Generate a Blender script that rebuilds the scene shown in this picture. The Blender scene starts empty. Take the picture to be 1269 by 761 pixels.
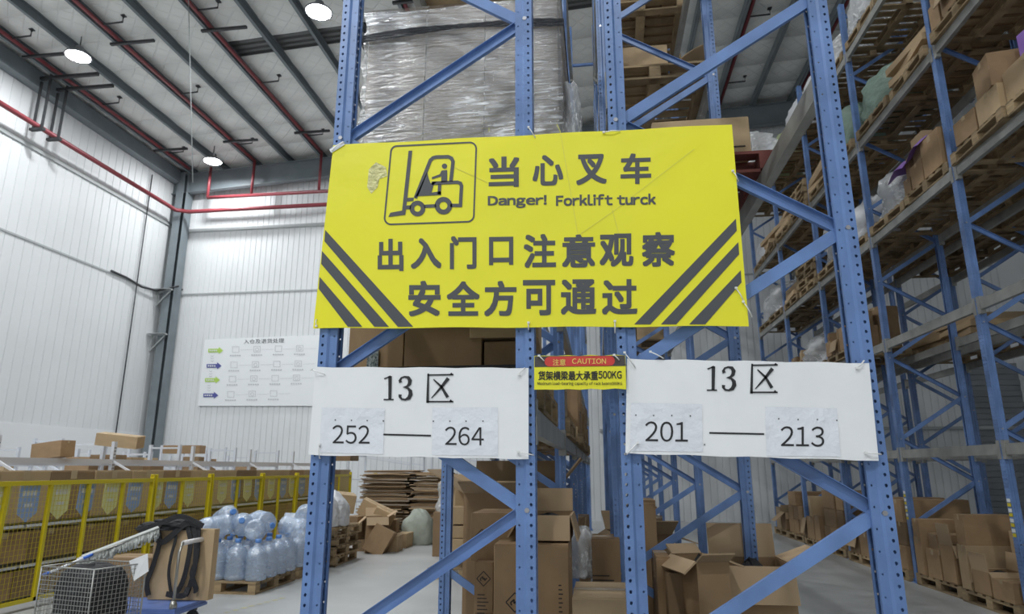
import bpy, math, random
from mathutils import Vector, Matrix, Euler
R = random.Random(7)
PI = math.pi
col = bpy.context.scene.collection

# ---------------------------------------------------------------- camera, world, exposure
HC = 1.5                                   # eye height
F = 817.0; PITCH = math.radians(13.8); YAW = math.radians(7.45)
cam_d = bpy.data.cameras.new('camera'); cam_d.sensor_width = 36; cam_d.lens = F / 1269 * 36
cam_d.clip_start = .05; cam_d.clip_end = 200
cam = bpy.data.objects.new('camera', cam_d); col.objects.link(cam)
cam.location = (0, 0, HC); cam.rotation_euler = (PI / 2 + PITCH, 0, YAW)
cam_d.dof.use_dof = True; cam_d.dof.focus_distance = 3.0; cam_d.dof.aperture_fstop = 5.6
bpy.context.scene.camera = cam
w = bpy.data.worlds.new('world'); bpy.context.scene.world = w; w.use_nodes = True
w.node_tree.nodes['Background'].inputs[0].default_value = (.75, .85, 1, 1)
w.node_tree.nodes['Background'].inputs[1].default_value = .15
vs = bpy.context.scene.view_settings
bpy.context.scene.display_settings.display_device = 'sRGB'
vs.view_transform = 'Standard'; vs.look = 'None'; vs.gamma = 1; vs.use_curve_mapping = False
vs.exposure = 0.0
LAMP_W = 230.0
LAMP_COL = (.93, .97, 1)

def ray(px, py):
    dx = px - 634.5; dy = 380.5 - py
    fw = F * math.cos(PITCH) - dy * math.sin(PITCH); up = F * math.sin(PITCH) + dy * math.cos(PITCH)
    return Vector((-fw * math.sin(YAW) + dx * math.cos(YAW), fw * math.cos(YAW) + dx * math.sin(YAW), up))
def at(px, py, Y=None, X=None, Z=None):
    d = ray(px, py)
    t = Y / d.y if Y is not None else X / d.x if X is not None else (Z - HC) / d.z
    return Vector((d.x * t, d.y * t, HC + d.z * t))

# ---------------------------------------------------------------- materials
MATS = {}
def mat(name, c, rough=.6, metal=0., vary=0., noise=0., nscale=8., bump=0., bscale=30., c2=None, spec=.5, emis=None, stretch=(1, 1, 1), trans=0.):
    m = bpy.data.materials.new(name); m.use_nodes = True; MATS[name] = m
    nt = m.node_tree; N = nt.nodes; L = nt.links; b = N['Principled BSDF']
    b.inputs['Base Color'].default_value = (*c, 1); b.inputs['Roughness'].default_value = rough
    b.inputs['Metallic'].default_value = metal; b.inputs['Specular IOR Level'].default_value = spec
    if emis:
        b.inputs['Emission Color'].default_value = (*c, 1); b.inputs['Emission Strength'].default_value = emis
    if trans: b.inputs['Transmission Weight'].default_value = trans
    src = None
    if noise or bump:
        tc = N.new('ShaderNodeTexCoord'); mp = N.new('ShaderNodeMapping'); mp.inputs['Scale'].default_value = stretch
        L.new(tc.outputs['Object'], mp.inputs[0])
    if noise:
        n = N.new('ShaderNodeTexNoise'); n.inputs['Scale'].default_value = nscale; n.inputs['Detail'].default_value = 6
        L.new(mp.outputs[0], n.inputs[0])
        rp = N.new('ShaderNodeMapRange'); rp.inputs[1].default_value = .35; rp.inputs[2].default_value = .65
        L.new(n.outputs[0], rp.inputs[0])
        mx = N.new('ShaderNodeMix'); mx.data_type = 'RGBA'
        cc = c2 or tuple(x * (1 - noise) for x in c)
        mx.inputs[6].default_value = (*c, 1); mx.inputs[7].default_value = (*cc, 1)
        L.new(rp.outputs[0], mx.inputs[0]); src = mx.outputs[2]
    if vary:
        oi = N.new('ShaderNodeObjectInfo'); h = N.new('ShaderNodeHueSaturation')
        mr = N.new('ShaderNodeMapRange'); mr.inputs[3].default_value = 1 - vary; mr.inputs[4].default_value = 1 + vary
        L.new(oi.outputs['Random'], mr.inputs[0]); L.new(mr.outputs[0], h.inputs['Value'])
        if src: L.new(src, h.inputs['Color'])
        else: h.inputs['Color'].default_value = (*c, 1)
        src = h.outputs[0]
    if src: L.new(src, b.inputs['Base Color'])
    if bump:
        n = N.new('ShaderNodeTexNoise'); n.inputs['Scale'].default_value = bscale; n.inputs['Detail'].default_value = 4
        L.new(mp.outputs[0], n.inputs[0]); bp = N.new('ShaderNodeBump'); bp.inputs['Strength'].default_value = bump
        bp.inputs['Distance'].default_value = .02; L.new(n.outputs[0], bp.inputs['Height']); L.new(bp.outputs[0], b.inputs['Normal'])
    return m

BLUE = mat('rack_blue_paint', (.15, .26, .53), .38, noise=.25, nscale=5, bump=.03, bscale=60, vary=.08)
GALV = mat('grey_beam_paint', (.33, .33, .305), .45, noise=.25, nscale=6, vary=.08)
BOLT = mat('bolt_steel', (.4, .4, .42), .35, .8)
YEL = mat('sign_yellow', (.88, .82, .02), .40, noise=.10, nscale=1.6, bump=.35, bscale=4, c2=(.84, .79, .03))
CHAR = mat('sign_charcoal', (.075, .078, .085), .5)
WHT = mat('sign_white', (.88, .89, .90), .5, noise=.05, nscale=4, bump=.12, bscale=7)
PAPER = mat('sleeve_white', (.82, .84, .89), .25, noise=.05, nscale=7, bump=.5, bscale=14)
INK = mat('black_ink', (.02, .02, .022), .6)
REDP = mat('sign_red', (.62, .05, .04), .5)
GOLD = mat('sign_gold', (.85, .62, .15), .5)
DKSIGN = mat('sign_dark', (.07, .06, .055), .5)
TIE = mat('white_cable_tie', (.8, .8, .78), .4)
KRAFT = mat('kraft_card', (.31, .20, .105), .75, noise=.14, nscale=3, vary=.22, bump=.08, bscale=12)
KRAFTD = mat('kraft_card_grey', (.33, .265, .20), .7, noise=.12, nscale=3, vary=.12)
KRAFTL = mat('kraft_card_light', (.46, .33, .19), .75, noise=.1, nscale=3, vary=.15)
KIN = mat('kraft_inside', (.42, .30, .18), .8, vary=.15)
DUST = mat('dark_contents', (.03, .03, .033), .8, bump=1, bscale=15)
TAPE = mat('packing_tape', (.47, .36, .22), .18, vary=.1)
PRINT = mat('carton_print', (.04, .03, .025), .7)
WOOD = mat('pallet_wood', (.36, .26, .145), .8, noise=.35, nscale=5, vary=.28, stretch=(1, 1, 4), bump=.2, bscale=30)
WOODRED = mat('pallet_wood_red', (.22, .06, .045), .8, noise=.3, nscale=5, vary=.2)
FLOOR = mat('concrete_floor', (.46, .465, .46), .38, noise=.22, nscale=.7, c2=(.36, .37, .365), bump=.03, bscale=40)
WALL = mat('white_wall_panel', (.74, .755, .76), .55, noise=.06, nscale=.5)
WALLLOW = mat('white_lower_wall', (.80, .81, .82), .6, noise=.05, nscale=.5)
TRIM = mat('grey_trim', (.40, .42, .42), .5)
STEEL = mat('grey_blue_steel', (.21, .245, .265), .5, noise=.15, nscale=2)
STEELD = mat('dark_steel', (.035, .037, .04), .5)
STEELG = mat('roof_deck_grey', (.13, .135, .135), .5)
PIPE = mat('red_pipe', (.24, .04, .05), .4)
ZINC = mat('zinc_wire', (.36, .36, .34), .4, .5)
SHELF = mat('shelf_white_grey', (.62, .64, .68), .4, vary=.05)
FENCE = mat('fence_yellow', (.62, .50, .012), .4)
PBLUE = mat('pennant_blue', (.30, .42, .70), .6)
PYEL = mat('pennant_yellow', (.74, .74, .36), .6)
PWHITE = mat('pennant_print', (.72, .74, .74), .6)
BLK = mat('black_webbing', (.018, .018, .02), .7, bump=.5, bscale=60)
CARTB = mat('trolley_blue', (.13, .21, .50), .45, noise=.2, nscale=4)
CHROME = mat('trolley_steel', (.38, .37, .34), .3, .8)
GRIP = mat('white_grip', (.75, .73, .72), .6, bump=.5, bscale=40)
MOPB = mat('mop_blue', (.05, .16, .62), .35)
MOPW = mat('mop_yarn', (.55, .57, .54), .9, bump=1, bscale=60)
LIME = mat('poster_lime', (.45, .66, .12), .6)
NAVY = mat('poster_navy', (.09, .10, .33), .6)
GREYI = mat('poster_grey_ink', (.55, .56, .58), .6)
POST = mat('poster_white', (.83, .85, .86), .5)
SACK = mat('woven_sack', (.36, .39, .33), .75, noise=.12, nscale=5, bump=.5, bscale=12)
GREENB = mat('green_net_bag', (.17, .25, .20), .5, noise=.25, nscale=5, bump=.8, bscale=14)
LGREEN = mat('pale_green_bag', (.50, .56, .32), .5, noise=.15, nscale=4, bump=.6, bscale=8)
WBAG = mat('white_bag', (.72, .73, .75), .35, noise=.1, nscale=5, bump=.8, bscale=10)
PURP = mat('purple_card', (.30, .16, .52), .5, vary=.05)
SHUT = mat('shutter_grey', (.25, .27, .29), .5, noise=.1, nscale=2)
LIGHTB = mat('lamp_housing', (.25, .26, .28), .4, .5)
LENS = mat('lamp_lens', (1, 1, 1), .5, emis=40)
CLEAN = mat('plastic_cap_blue', (.10, .25, .60), .4)
PAINTY = mat('floor_line_yellow', (.50, .47, .22), .6, noise=.3, nscale=14, c2=(.42, .42, .36))
SHELLG = mat('label_grey', (.6, .6, .58), .6)

def film_mat(name, milky, tint=(.9, .92, .93), alpha=.75, bscale=(2, 2, 28), streak=.5):
    m = bpy.data.materials.new(name); m.use_nodes = True; nt = m.node_tree; N = nt.nodes; L = nt.links
    for n in list(N): N.remove(n)
    out = N.new('ShaderNodeOutputMaterial'); tr = N.new('ShaderNodeBsdfTransparent'); gl = N.new('ShaderNodeBsdfGlossy'); df = N.new('ShaderNodeBsdfDiffuse')
    df.inputs[0].default_value = (*tint, 1); gl.inputs['Roughness'].default_value = .22
    tc = N.new('ShaderNodeTexCoord'); mp = N.new('ShaderNodeMapping'); mp.inputs['Scale'].default_value = bscale
    L.new(tc.outputs['Object'], mp.inputs[0])
    n1 = N.new('ShaderNodeTexNoise'); n1.inputs['Scale'].default_value = 2.5; n1.inputs['Detail'].default_value = 8; L.new(mp.outputs[0], n1.inputs[0])
    bp = N.new('ShaderNodeBump'); bp.inputs['Strength'].default_value = 1; bp.inputs['Distance'].default_value = .03
    L.new(n1.outputs[0], bp.inputs['Height']); L.new(bp.outputs[0], gl.inputs['Normal'])
    n2 = N.new('ShaderNodeTexNoise'); n2.inputs['Scale'].default_value = 1.7; n2.inputs['Detail'].default_value = 2; L.new(tc.outputs['Object'], n2.inputs[0])
    ad = N.new('ShaderNodeMath'); ad.operation = 'MULTIPLY_ADD'; ad.inputs[1].default_value = .8; L.new(n2.outputs[0], ad.inputs[0]); L.new(n1.outputs[0], ad.inputs[2])
    mr = N.new('ShaderNodeMapRange'); mr.inputs[1].default_value = .96; mr.inputs[2].default_value = 1.12
    mr.inputs[3].default_value = milky; mr.inputs[4].default_value = milky + streak
    L.new(ad.outputs[0], mr.inputs[0])
    a = N.new('ShaderNodeMixShader'); L.new(mr.outputs[0], a.inputs[0]); L.new(tr.outputs[0], a.inputs[1]); L.new(df.outputs[0], a.inputs[2])
    b = N.new('ShaderNodeMixShader'); b.inputs[0].default_value = 1 - alpha; L.new(a.outputs[0], b.inputs[1]); L.new(gl.outputs[0], b.inputs[2])
    L.new(b.outputs[0], out.inputs[0]); return m
FILM = film_mat('stretch_film', .04, tint=(.95, .96, .97), alpha=.62, bscale=(3, 3, 22), streak=.75)  # white streaks are the wrap's highlights, painted in as diffuse colour
FILMBLK = mat('black_stretch_film', (.02, .022, .028), .22, bump=1, bscale=14, stretch=(1, 1, 8))
BAGF = film_mat('clear_bag_film', .35, alpha=.75, bscale=(5, 5, 5), streak=.7)
WATER = film_mat('bottle_plastic', .38, tint=(.52, .66, .86), alpha=.8, bscale=(3, 3, 6), streak=.3)

def quilt_mat():
    m = mat('roof_insulation', (.82, .83, .80), .55)
    nt = m.node_tree; N = nt.nodes; L = nt.links; b = N['Principled BSDF']
    tc = N.new('ShaderNodeTexCoord'); sep = N.new('ShaderNodeSeparateXYZ'); L.new(tc.outputs['Object'], sep.inputs[0])
    def M(op, a, b_, ):
        n = N.new('ShaderNodeMath'); n.operation = op
        for i, v in enumerate((a, b_)):
            if isinstance(v, (int, float)): n.inputs[i].default_value = v
            elif v is not None: L.new(v, n.inputs[i])
        return n.outputs[0]
    s = M('ADD', sep.outputs[0], sep.outputs[1]); d = M('SUBTRACT', sep.outputs[0], sep.outputs[1])
    a = M('PINGPONG', s, .22); c = M('PINGPONG', d, .22)
    h = M('MINIMUM', a, c); h2 = M('MINIMUM', h, .03)
    ns = N.new('ShaderNodeTexNoise'); ns.inputs['Scale'].default_value = 2.5; L.new(tc.outputs['Object'], ns.inputs[0])
    hh = M('ADD', M('MULTIPLY', h2, 1.2), M('MULTIPLY', ns.outputs[0], .06))
    bp = N.new('ShaderNodeBump'); bp.inputs['Strength'].default_value = .45; bp.inputs['Distance'].default_value = 1
    L.new(hh, bp.inputs['Height']); L.new(bp.outputs[0], b.inputs['Normal'])
    return m
QUILT = quilt_mat()

# ---------------------------------------------------------------- mesh builder and object helpers
class MB:
    def __init__(s): s.v = []; s.f = []; s.m = []; s.sm = []
    def add(s, vs_, fs, mi=0, smooth=False):
        n = len(s.v); s.v += [tuple(v) for v in vs_]
        for f in fs: s.f.append([n + i for i in f]); s.m.append(mi); s.sm.append(smooth)
    def box(s, a, b, mi=0, M=None):
        (x0, y0, z0), (x1, y1, z1) = a, b
        v = [Vector(p) for p in ((x0, y0, z0), (x1, y0, z0), (x1, y1, z0), (x0, y1, z0), (x0, y0, z1), (x1, y0, z1), (x1, y1, z1), (x0, y1, z1))]
        if M: v = [M @ p for p in v]
        s.add(v, ((0, 3, 2, 1), (4, 5, 6, 7), (0, 1, 5, 4), (1, 2, 6, 5), (2, 3, 7, 6), (3, 0, 4, 7)), mi); return s
    def cbox(s, a, b, c=.01, mi=0):
        (x0, y0, z0), (x1, y1, z1) = a, b                 # box with chamfered vertical and top edges
        def ring(i, z): return [(x0 + c + i, y0 + i, z), (x1 - c - i, y0 + i, z), (x1 - i, y0 + c + i, z), (x1 - i, y1 - c - i, z), (x1 - c - i, y1 - i, z), (x0 + c + i, y1 - i, z), (x0 + i, y1 - c - i, z), (x0 + i, y0 + c + i, z)]
        R_ = [ring(c * .6, z0), ring(0, z0 + c), ring(0, z1 - c), ring(c * .6, z1)]
        s.loft(R_, True, mi, caps=True, smooth=False); return s
    def loft(s, rings, closed=True, mi=0, caps=False, smooth=True):
        n = len(rings[0]); base = len(s.v)
        for r in rings: s.v += [tuple(p) for p in r]
        for i in range(len(rings) - 1):
            for j in range(n if closed else n - 1):
                k = (j + 1) % n
                s.f.append([base + i * n + j, base + i * n + k, base + (i + 1) * n + k, base + (i + 1) * n + j]); s.m.append(mi); s.sm.append(smooth)
        if caps:
            s.f.append([base + j for j in range(n)][::-1]); s.m.append(mi); s.sm.append(False)
            s.f.append([base + (len(rings) - 1) * n + j for j in range(n)]); s.m.append(mi); s.sm.append(False)
        return s
    def tube(s, pts, r, n=8, mi=0, caps=True):
        pts = [Vector(p) for p in pts]; rings = []
        rr = r if isinstance(r, (list, tuple)) else [r] * len(pts)
        for i, p in enumerate(pts):
            t = (pts[min(i + 1, len(pts) - 1)] - pts[max(i - 1, 0)]).normalized()
            up = Vector((0, 0, 1)) if abs(t.z) < .9 else Vector((1, 0, 0))
            a = t.cross(up).normalized(); b = a.cross(t)
            rings.append([p + rr[i] * (math.cos(2 * PI * k / n) * a + math.sin(2 * PI * k / n) * b) for k in range(n)])
        return s.loft(rings, True, mi, caps)
    def bar(s, p, q, wd, dp, nrm=(0, -1, 0), mi=0):       # rectangular bar from p to q
        p = Vector(p); q = Vector(q); t = (q - p).normalized(); n_ = Vector(nrm); n_ = (n_ - t * n_.dot(t)).normalized(); a = t.cross(n_)
        v = []
        for o in (p, q):
            for (i, j) in ((-1, -1), (1, -1), (1, 1), (-1, 1)): v.append(o + a * wd / 2 * i + n_ * dp / 2 * j)
        s.add(v, ((0, 1, 2, 3), (7, 6, 5, 4), (0, 4, 5, 1), (1, 5, 6, 2), (2, 6, 7, 3), (3, 7, 4, 0)), mi); return s
    def lathe(s, prof, n=16, mi=0, c=(0, 0)):
        return s.loft([[(c[0] + r * math.cos(2 * PI * k / n), c[1] + r * math.sin(2 * PI * k / n), z) for k in range(n)] for r, z in prof], True, mi, True)
    def mesh(s, name, mats):
        me = bpy.data.meshes.new(name); me.from_pydata(s.v, [], s.f)
        for m in (mats if isinstance(mats, (list, tuple)) else [mats]): me.materials.append(m)
        me.polygons.foreach_set('material_index', s.m); me.polygons.foreach_set('use_smooth', s.sm); me.update()
        return me
    def build(s, name, mats, parent=None): return link(name, s.mesh(name, mats), parent)

def link(name, me, parent=None, loc=None, rot=None, scale=None):
    o = bpy.data.objects.new(name, me); col.objects.link(o)
    if parent: o.parent = parent
    if loc is not None: o.location = loc
    if rot is not None: o.rotation_euler = rot
    if scale is not None: o.scale = scale
    return o
def tag(o, label, cat, group=None, kind=None):
    o['label'] = label; o['category'] = cat
    if group: o['group'] = group
    if kind: o['kind'] = kind
    return o
def thing(name, label, cat, loc=(0, 0, 0), rz=0, group=None):
    o = link(name, None, loc=loc, rot=(0, 0, rz)); o.empty_display_size = .1
    return tag(o, label, cat, group)
def struct(o): o['kind'] = 'structure'; return o
ORD = ['first', 'second', 'third', 'fourth', 'fifth', 'sixth', 'seventh', 'eighth', 'ninth', 'tenth', 'eleventh', 'twelfth', 'thirteenth', 'fourteenth', 'fifteenth', 'sixteenth', 'seventeenth', 'eighteenth', 'nineteenth', 'twentieth', 'twenty-first', 'twenty-second']

# letter shapes
def wide(s):
    """Latin letters and digits from the CJK face (its 1 has a foot), set one by one"""
    V_, F_, x = [], [], 0.
    for ch in s:
        if ch == ' ': x += .30; continue
        m = glyph(chr(ord(ch) + 0xFEE0)); xs = [v.co.x for v in m.vertices]; a, b_ = min(xs), max(xs); n_ = len(V_)
        V_ += [(v.co.x - a + x, v.co.y, 0) for v in m.vertices]; F_ += [[i + n_ for i in q.vertices] for q in m.polygons]; x += b_ - a + .085
    m = bpy.data.meshes.new('lettering'); m.from_pydata(V_, [], F_); return m
GL = {}
def glyph(s, bold=0.):
    if s in GL: return GL[s].copy()
    c = bpy.data.curves.new('lettering', 'FONT'); c.body = s; c.size = 1; c.offset = bold; c.resolution_u = 4
    o = bpy.data.objects.new('lettering_tmp', c); col.objects.link(o); bpy.context.view_layer.update()
    m = bpy.data.meshes.new_from_object(o.evaluated_get(bpy.context.evaluated_depsgraph_get()))
    bpy.data.objects.remove(o); bpy.data.curves.remove(c); GL[s] = m; return m.copy()
for ch in sorted(set('当心叉车出入门口注意观察安全方可通过入仓及退货处理货架横梁最大承重')) + ['注意', '货架横梁最大承重', '入仓及退货处理']: glyph(ch)
for ch in sorted(set('Danger!ForkliftturckCAUTION500KGMaximumload-bearingcapacityofrackbeams0123456789')): glyph(chr(ord(ch) + 0xFEE0))

# ---------------------------------------------------------------- the hall
XL, XR, YB, YF = -15.0, 12.0, 20.7, -11.0
def roof(x): return 12.1 + .062 * (x + 14.7)
struct(MB().box((XL - .3, YF - .3, -.3), (XR + .3, YB + .3, 0)).build('floor', FLOOR))
def ribbed(name, p0, p1, nrm, z0, ztop, pitch, m, skip=()):
    """wall of upright panels with recessed joints: joined relief, joints closer than can be told apart"""
    b = MB(); p0 = Vector(p0); p1 = Vector(p1); L = (p1 - p0).length; t = (p1 - p0) / L; n = Vector(nrm); k = int(L / pitch)
    xs = []
    for i in range(k + 1):
        a = i * pitch
        xs += [(a, 0), (a + pitch - .028, 0), (a + pitch - .02, -.02), (a + pitch - .008, -.02)]
    xs = [q for q in xs if q[0] <= L] + [(L, 0)]
    lo = [p0 + t * a + n * d + Vector((0, 0, z0)) for a, d in xs]
    hi = [Vector((q.x, q.y, ztop(q.x) if callable(ztop) else ztop)) for q in lo]
    b.loft([lo, hi], False, smooth=False)
    return struct(b.build(name, m))
ribbed('wall_left', (XL, YF, 0), (XL, YB, 0), (1, 0, 0), 2.66, 13.5, .30, WALL)
ribbed('wall_back', (XL, YB, 0), (XR, YB, 0), (0, -1, 0), 0, lambda x: roof(x) + .5, .20, WALL)
struct(MB().box((XL - .12, YF, 0), (XL + .015, YB, 2.66)).build('wall_left', WALLLOW))
struct(MB().box((XR, YF, 0), (XR + .2, YB, 15)).build('wall_right', WALL))
struct(MB().box((XL, YF - .2, 0), (XR, YF, 15)).build('wall_front', WALL))
# outer skins so that no light leaks through the single-sheet panels
struct(MB().box((XL - .3, YF, 0), (XL - .13, YB, 15)).box((XL - .3, YB + .13, 0), (XR, YB + .3, 15)).build('wall_outer', WALL))
# roof: quilted insulation bays between purlins, with one bare deck strip
b = MB()
def roofquad(b, x0, x1, y0, y1, dz=0.):
    b.add([(x0, y0, roof(x0) + dz), (x1, y0, roof(x1) + dz), (x1, y1, roof(x1) + dz), (x0, y1, roof(x0) + dz)], ((0, 1, 2, 3),))
def pan(b, x0, x1, y0, y1):                     # insulation blanket sagging a little between purlins and seams
    ny = max(1, round((y1 - y0) / 1.2)); dy = (y1 - y0) / ny
    for k in range(ny):
        ya, yb_ = y0 + k * dy, y0 + (k + 1) * dy; g = .02
        rings = []
        for (yy, s_) in ((ya, 0), (ya + g, .03), ((ya + yb_) / 2, .07), (yb_ - g, .03), (yb_, 0)):
            rings.append([(x0 + (x1 - x0) * u, yy, roof(x0 + (x1 - x0) * u) - s_ * (4 * u * (1 - u)) ** .5) for u in (0, .05, .3, .5, .7, .95, 1)])
        b.loft(rings, False, smooth=True)
PX = [-14.36 + 1.23 * k for k in range(0, 22)]
edges = [XL - .1] + PX + [XR + .1]
for i in range(len(edges) - 1):
    x0, x1 = edges[i], edges[i + 1]
    if -10.5 < x0: pan(b, x0, x1, YF, 14.1); pan(b, x0, x1, 14.75, YB)
    else: pan(b, x0, x1, YF, YB)
struct(b.build('ceiling', QUILT))
b = MB()                                         # bare corrugated deck above the gap
pts = []
y = 13.9
while y < 15: pts += [(y, .1), (y + .08, .1), (y + .1, .05), (y + .18, .05)]; y += .2
b.loft([[(XL, yy, roof(XL) + d) for yy, d in pts], [(XR, yy, roof(XR) + d) for yy, d in pts]], False, smooth=False)
struct(b.build('ceiling_deck', STEELG))
b = MB(); b.add([(XL - .3, YF - .3, roof(XL) + .4), (XR + .3, YF - .3, roof(XR) + .4), (XR + .3, YB + .3, roof(XR) + .4), (XL - .3, YB + .3, roof(XL) + .4)], ((0, 1, 2, 3),))
struct(b.build('roof_outer', STEELG))
for i, x in enumerate(PX):                       # roof purlins, each its own piece
    z = roof(x)
    b = MB(); b.box((x - .035, YF, z - .27), (x - .025, YB, z)); b.box((x - .035, YF, z - .27), (x + .055, YB, z - .26)); b.box((x - .035, YF, z - .02), (x + .055, YB, z - .005)); b.box((x + .047, YF, z - .27), (x + .055, YB, z - .24))
    struct(b.build('purlin', STEEL))
# rafters across the hall
for y0 in (20.35, 6.2):
    b = MB()
    for x0, x1 in ((XL, XR),):
        for (da, db, ha, hb) in ((-.1, .1, -.29, -.27), (-.1, .1, -1.0, -.98), (-.01, .01, -.98, -.29)):
            v = []
            for x in (x0, x1):
                for (yy, hh) in ((y0 + da, ha), (y0 + db, ha), (y0 + db, hb), (y0 + da, hb)): v.append((x, yy, roof(x) + hh))
            b.add(v, ((0, 1, 2, 3), (7, 6, 5, 4), (0, 4, 5, 1), (1, 5, 6, 2), (2, 6, 7, 3), (3, 7, 4, 0)))
    if y0 > 10: struct(b.build('trim_2', STEEL))
# corner column (H section) and eave gutters
b = MB(); cx, cy = XL + .42, 20.42
b.box((cx - .2, cy - .2, 0), (cx - .185, cy + .2, 11.9)); b.box((cx + .185, cy - .2, 0), (cx + .2, cy + .2, 11.9)); b.box((cx - .185, cy - .01, 0), (cx + .185, cy + .01, 11.9))
b.box((cx - .2, cy - .205, 0), (cx + .08, cy - .19, 11.9))
struct(b.build('column', STEEL))
struct(MB().box((XL, YF, 11.5), (XL + .3, YB, 11.95)).build('trim_1', STEEL))
struct(MB().box((XL, YF, 9.9), (XL + .05, YB, 10.02)).build('trim_3', TRIM))
struct(MB().box((XL, YB - .05, 9.75), (XR, YB, 9.87)).build('trim_4', TRIM))
struct(MB().box((XL, YF, 7.42), (XL + .03, YB, 7.47)).build('trim_5', TRIM))
struct(MB().box((XL, YB - .03, 7.42), (XR, YB, 7.47)).build('trim_6', TRIM))
struct(MB().box((0, YB - .12, 2.6), (XR, YB, 2.68)).build('trim_7', TRIM))
# roller shutter and white columns on the back wall
q0 = at(1190, 450, Y=YB); 
b = MB()
for k in range(28): b.box((q0.x - .1, YB - .10 + .02 * (k % 2), k * .16), (q0.x + 1.5, YB - .02, k * .16 + .15))
struct(b.build('door_1', SHUT))
# corner brackets
for py, L_ in ((357, .62), (415, .62)):
    p = at(188, py, X=XL + .05, )
    b = MB(); z = p.z; y = 20.2
    b.bar((XL + .02, y, z), (XL + L_, y - .1, z), .06, .04, (0, -1, 0)); b.bar((XL + .05, y, z - .5), (XL + L_ - .05, y - .1, z - .04), .04, .03); b.bar((XL + .04, y, z), (XL + .04, y, z - .55), .05, .04)
    b.box((XL + .02, y - .25, z), (XL + L_, y, z + .015))
    tag(b.build('wall_bracket', TRIM), ('upper' if py < 400 else 'lower') + ' grey triangular bracket beside the corner column', 'bracket')
b = MB(); b.tube([(XL + .06, 17.9, 7.5), (XL + .06, 18.6, 7.48), (XL + .1, 19.3, 7.36), (XL + .15, 20.0, 7.42), (XL + .8, 20.16, 7.6), tuple(at(215, 357, Y=YB - .06)), tuple(at(226, 359, Y=YB - .06))], .035, 6)
tag(b.build('black_cable', STEELD), 'thick black cable looping around the grey corner column', 'cable')
b = MB(); cy_ = at(166, 378, X=XL + .07).y; b.tube([(XL + .07, cy_, .8), (XL + .07, cy_, 11.3)], .02, 6)
tag(b.build('conduit', STEELD), 'thin dark conduit running up the left wall near the corner', 'conduit')
b = MB(); p = at(238, 100, Y=12); b.tube([at(239, 226, Y=12), at(236, 100, Y=12), at(233, -20, Y=12)], .010, 5)
tag(b.build('hanging_rope', TRIM), 'thin grey rope hanging straight down from the roof', 'rope')

# ---------------------------------------------------------------- roof pipes
def pipe(pts, r, label, name='sprinkler_pipe', heads=(), mats=None):
    t = thing(name, label, 'pipe', (0, 0, 0), group='red sprinkler pipes')
    MB().tube(pts, r, 10).build('pipe', PIPE, t)
    for (p, d) in heads:
        p = Vector(p); d = Vector(d)
        b = MB(); b.tube([p, p + d, p + d + Vector((0, 0, .18))], .022, 6); b.box(tuple(p + d + Vector((-.05, -.05, .16))), tuple(p + d + Vector((.05, .05, .19))))
        b.build('branch', STEELD, t)
    return t
for n, k in enumerate((0, 2, 4, 8, 12, 15, 17)):
    x = PX[k] + .13; z = roof(x) - .22
    lab = 'red sprinkler pipe under the roof, ' + ['beside the left wall', 'second from the left wall', 'third from the left wall', 'fourth from the left wall', 'fifth from the left wall', 'over the wide aisle', 'over the right-hand racks'][n]
    hs = [((x, yy, z), (.55, 0, .02)) for yy in ((9.5, 12.6, 15.7, 18.8) if n < 6 else ())]
    t = pipe([(x, YF, z), (x, 20.0, z)], .05, lab, heads=hs)
    for yy in (8.0, 13.2, 18.4) if n < 5 else (): MB().box((x - .25, yy, z - .11), (x + .95, yy + .07, z - .05)).build('cross_hanger', STEELD, t)
p = at(0, 130, X=XL + .45)
t = pipe([(XL + .45, YF, 10.35), (XL + .45, 20.0, 10.35), (XL + .9, 20.1, 10.3), (XR, 20.1, 10.3)], .07, 'red main pipe running along the left wall then the back wall')
for px in (45, 68):
    q = at(px, 160, X=XL + .45); yy = q.y
    b = MB(); b.bar((XL + .35, yy, 10.25), (XL + .35, yy, 11.65), .05, .05); b.bar((XL + .6, yy, 10.25), (XL + .6, yy, 11.9), .05, .05); b.box((XL + .28, yy - .05, 10.2), (XL + .68, yy + .05, 10.27)); b.box((XL, yy - .04, 11.72), (XL + 2.0, yy + .04, 11.8))
    b.build('pipe_hanger', STEELD, t)
t = pipe([(XL + 1.6, 20.0, 10.75), (XR, 20.0, 10.75)], .06, 'upper red pipe crossing in front of the back wall')
for x in (PX[0] + .13, PX[2] + .13, PX[4] + .13):
    MB().tube([(max(x, XL + 1.6), 20.0, 10.75), (max(x, XL + 1.6), 20.0, roof(x) - .22)], .05, 8).build('riser', PIPE, t)

# ---------------------------------------------------------------- high-bay lamps
def lamp(x, y, label, group='high-bay lamps', power=1.):
    z = 11.6 if x < 0 else roof(x) - .9
    t = thing('high_bay_lamp', label, 'lamp', (x, y, z), group=group)
    MB().lathe([(.08, .28), (.1, .26), (.11, .12), (.25, .08), (.31, .02), (.31, 0), (.28, 0), (.27, .02), (.05, .03)], 24).build('housing', LIGHTB, t)
    MB().lathe([(.005, -.012), (.16, -.011), (.275, 0), (.275, .012)], 24).build('lens', LENS, t)
    MB().tube([(0, 0, .28), (0, 0, roof(x) - z - .02)], .012, 6).build('hook', STEELD, t)
    ld = bpy.data.lights.new('lamp_light', 'AREA'); ld.shape = 'DISK'; ld.size = .42; ld.energy = LAMP_W * power; ld.color = LAMP_COL
    lo = bpy.data.objects.new('lamp_light', ld); col.objects.link(lo); lo.parent = t; lo.location = (0, 0, -.03)
    return t
lamp(-12.75, 13.1, 'round white high-bay lamp glowing at upper left of the roof', power=.75)
lamp(-12.7, 19.0, 'round high-bay lamp low in view, nearest the far left corner', power=.7)
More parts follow.
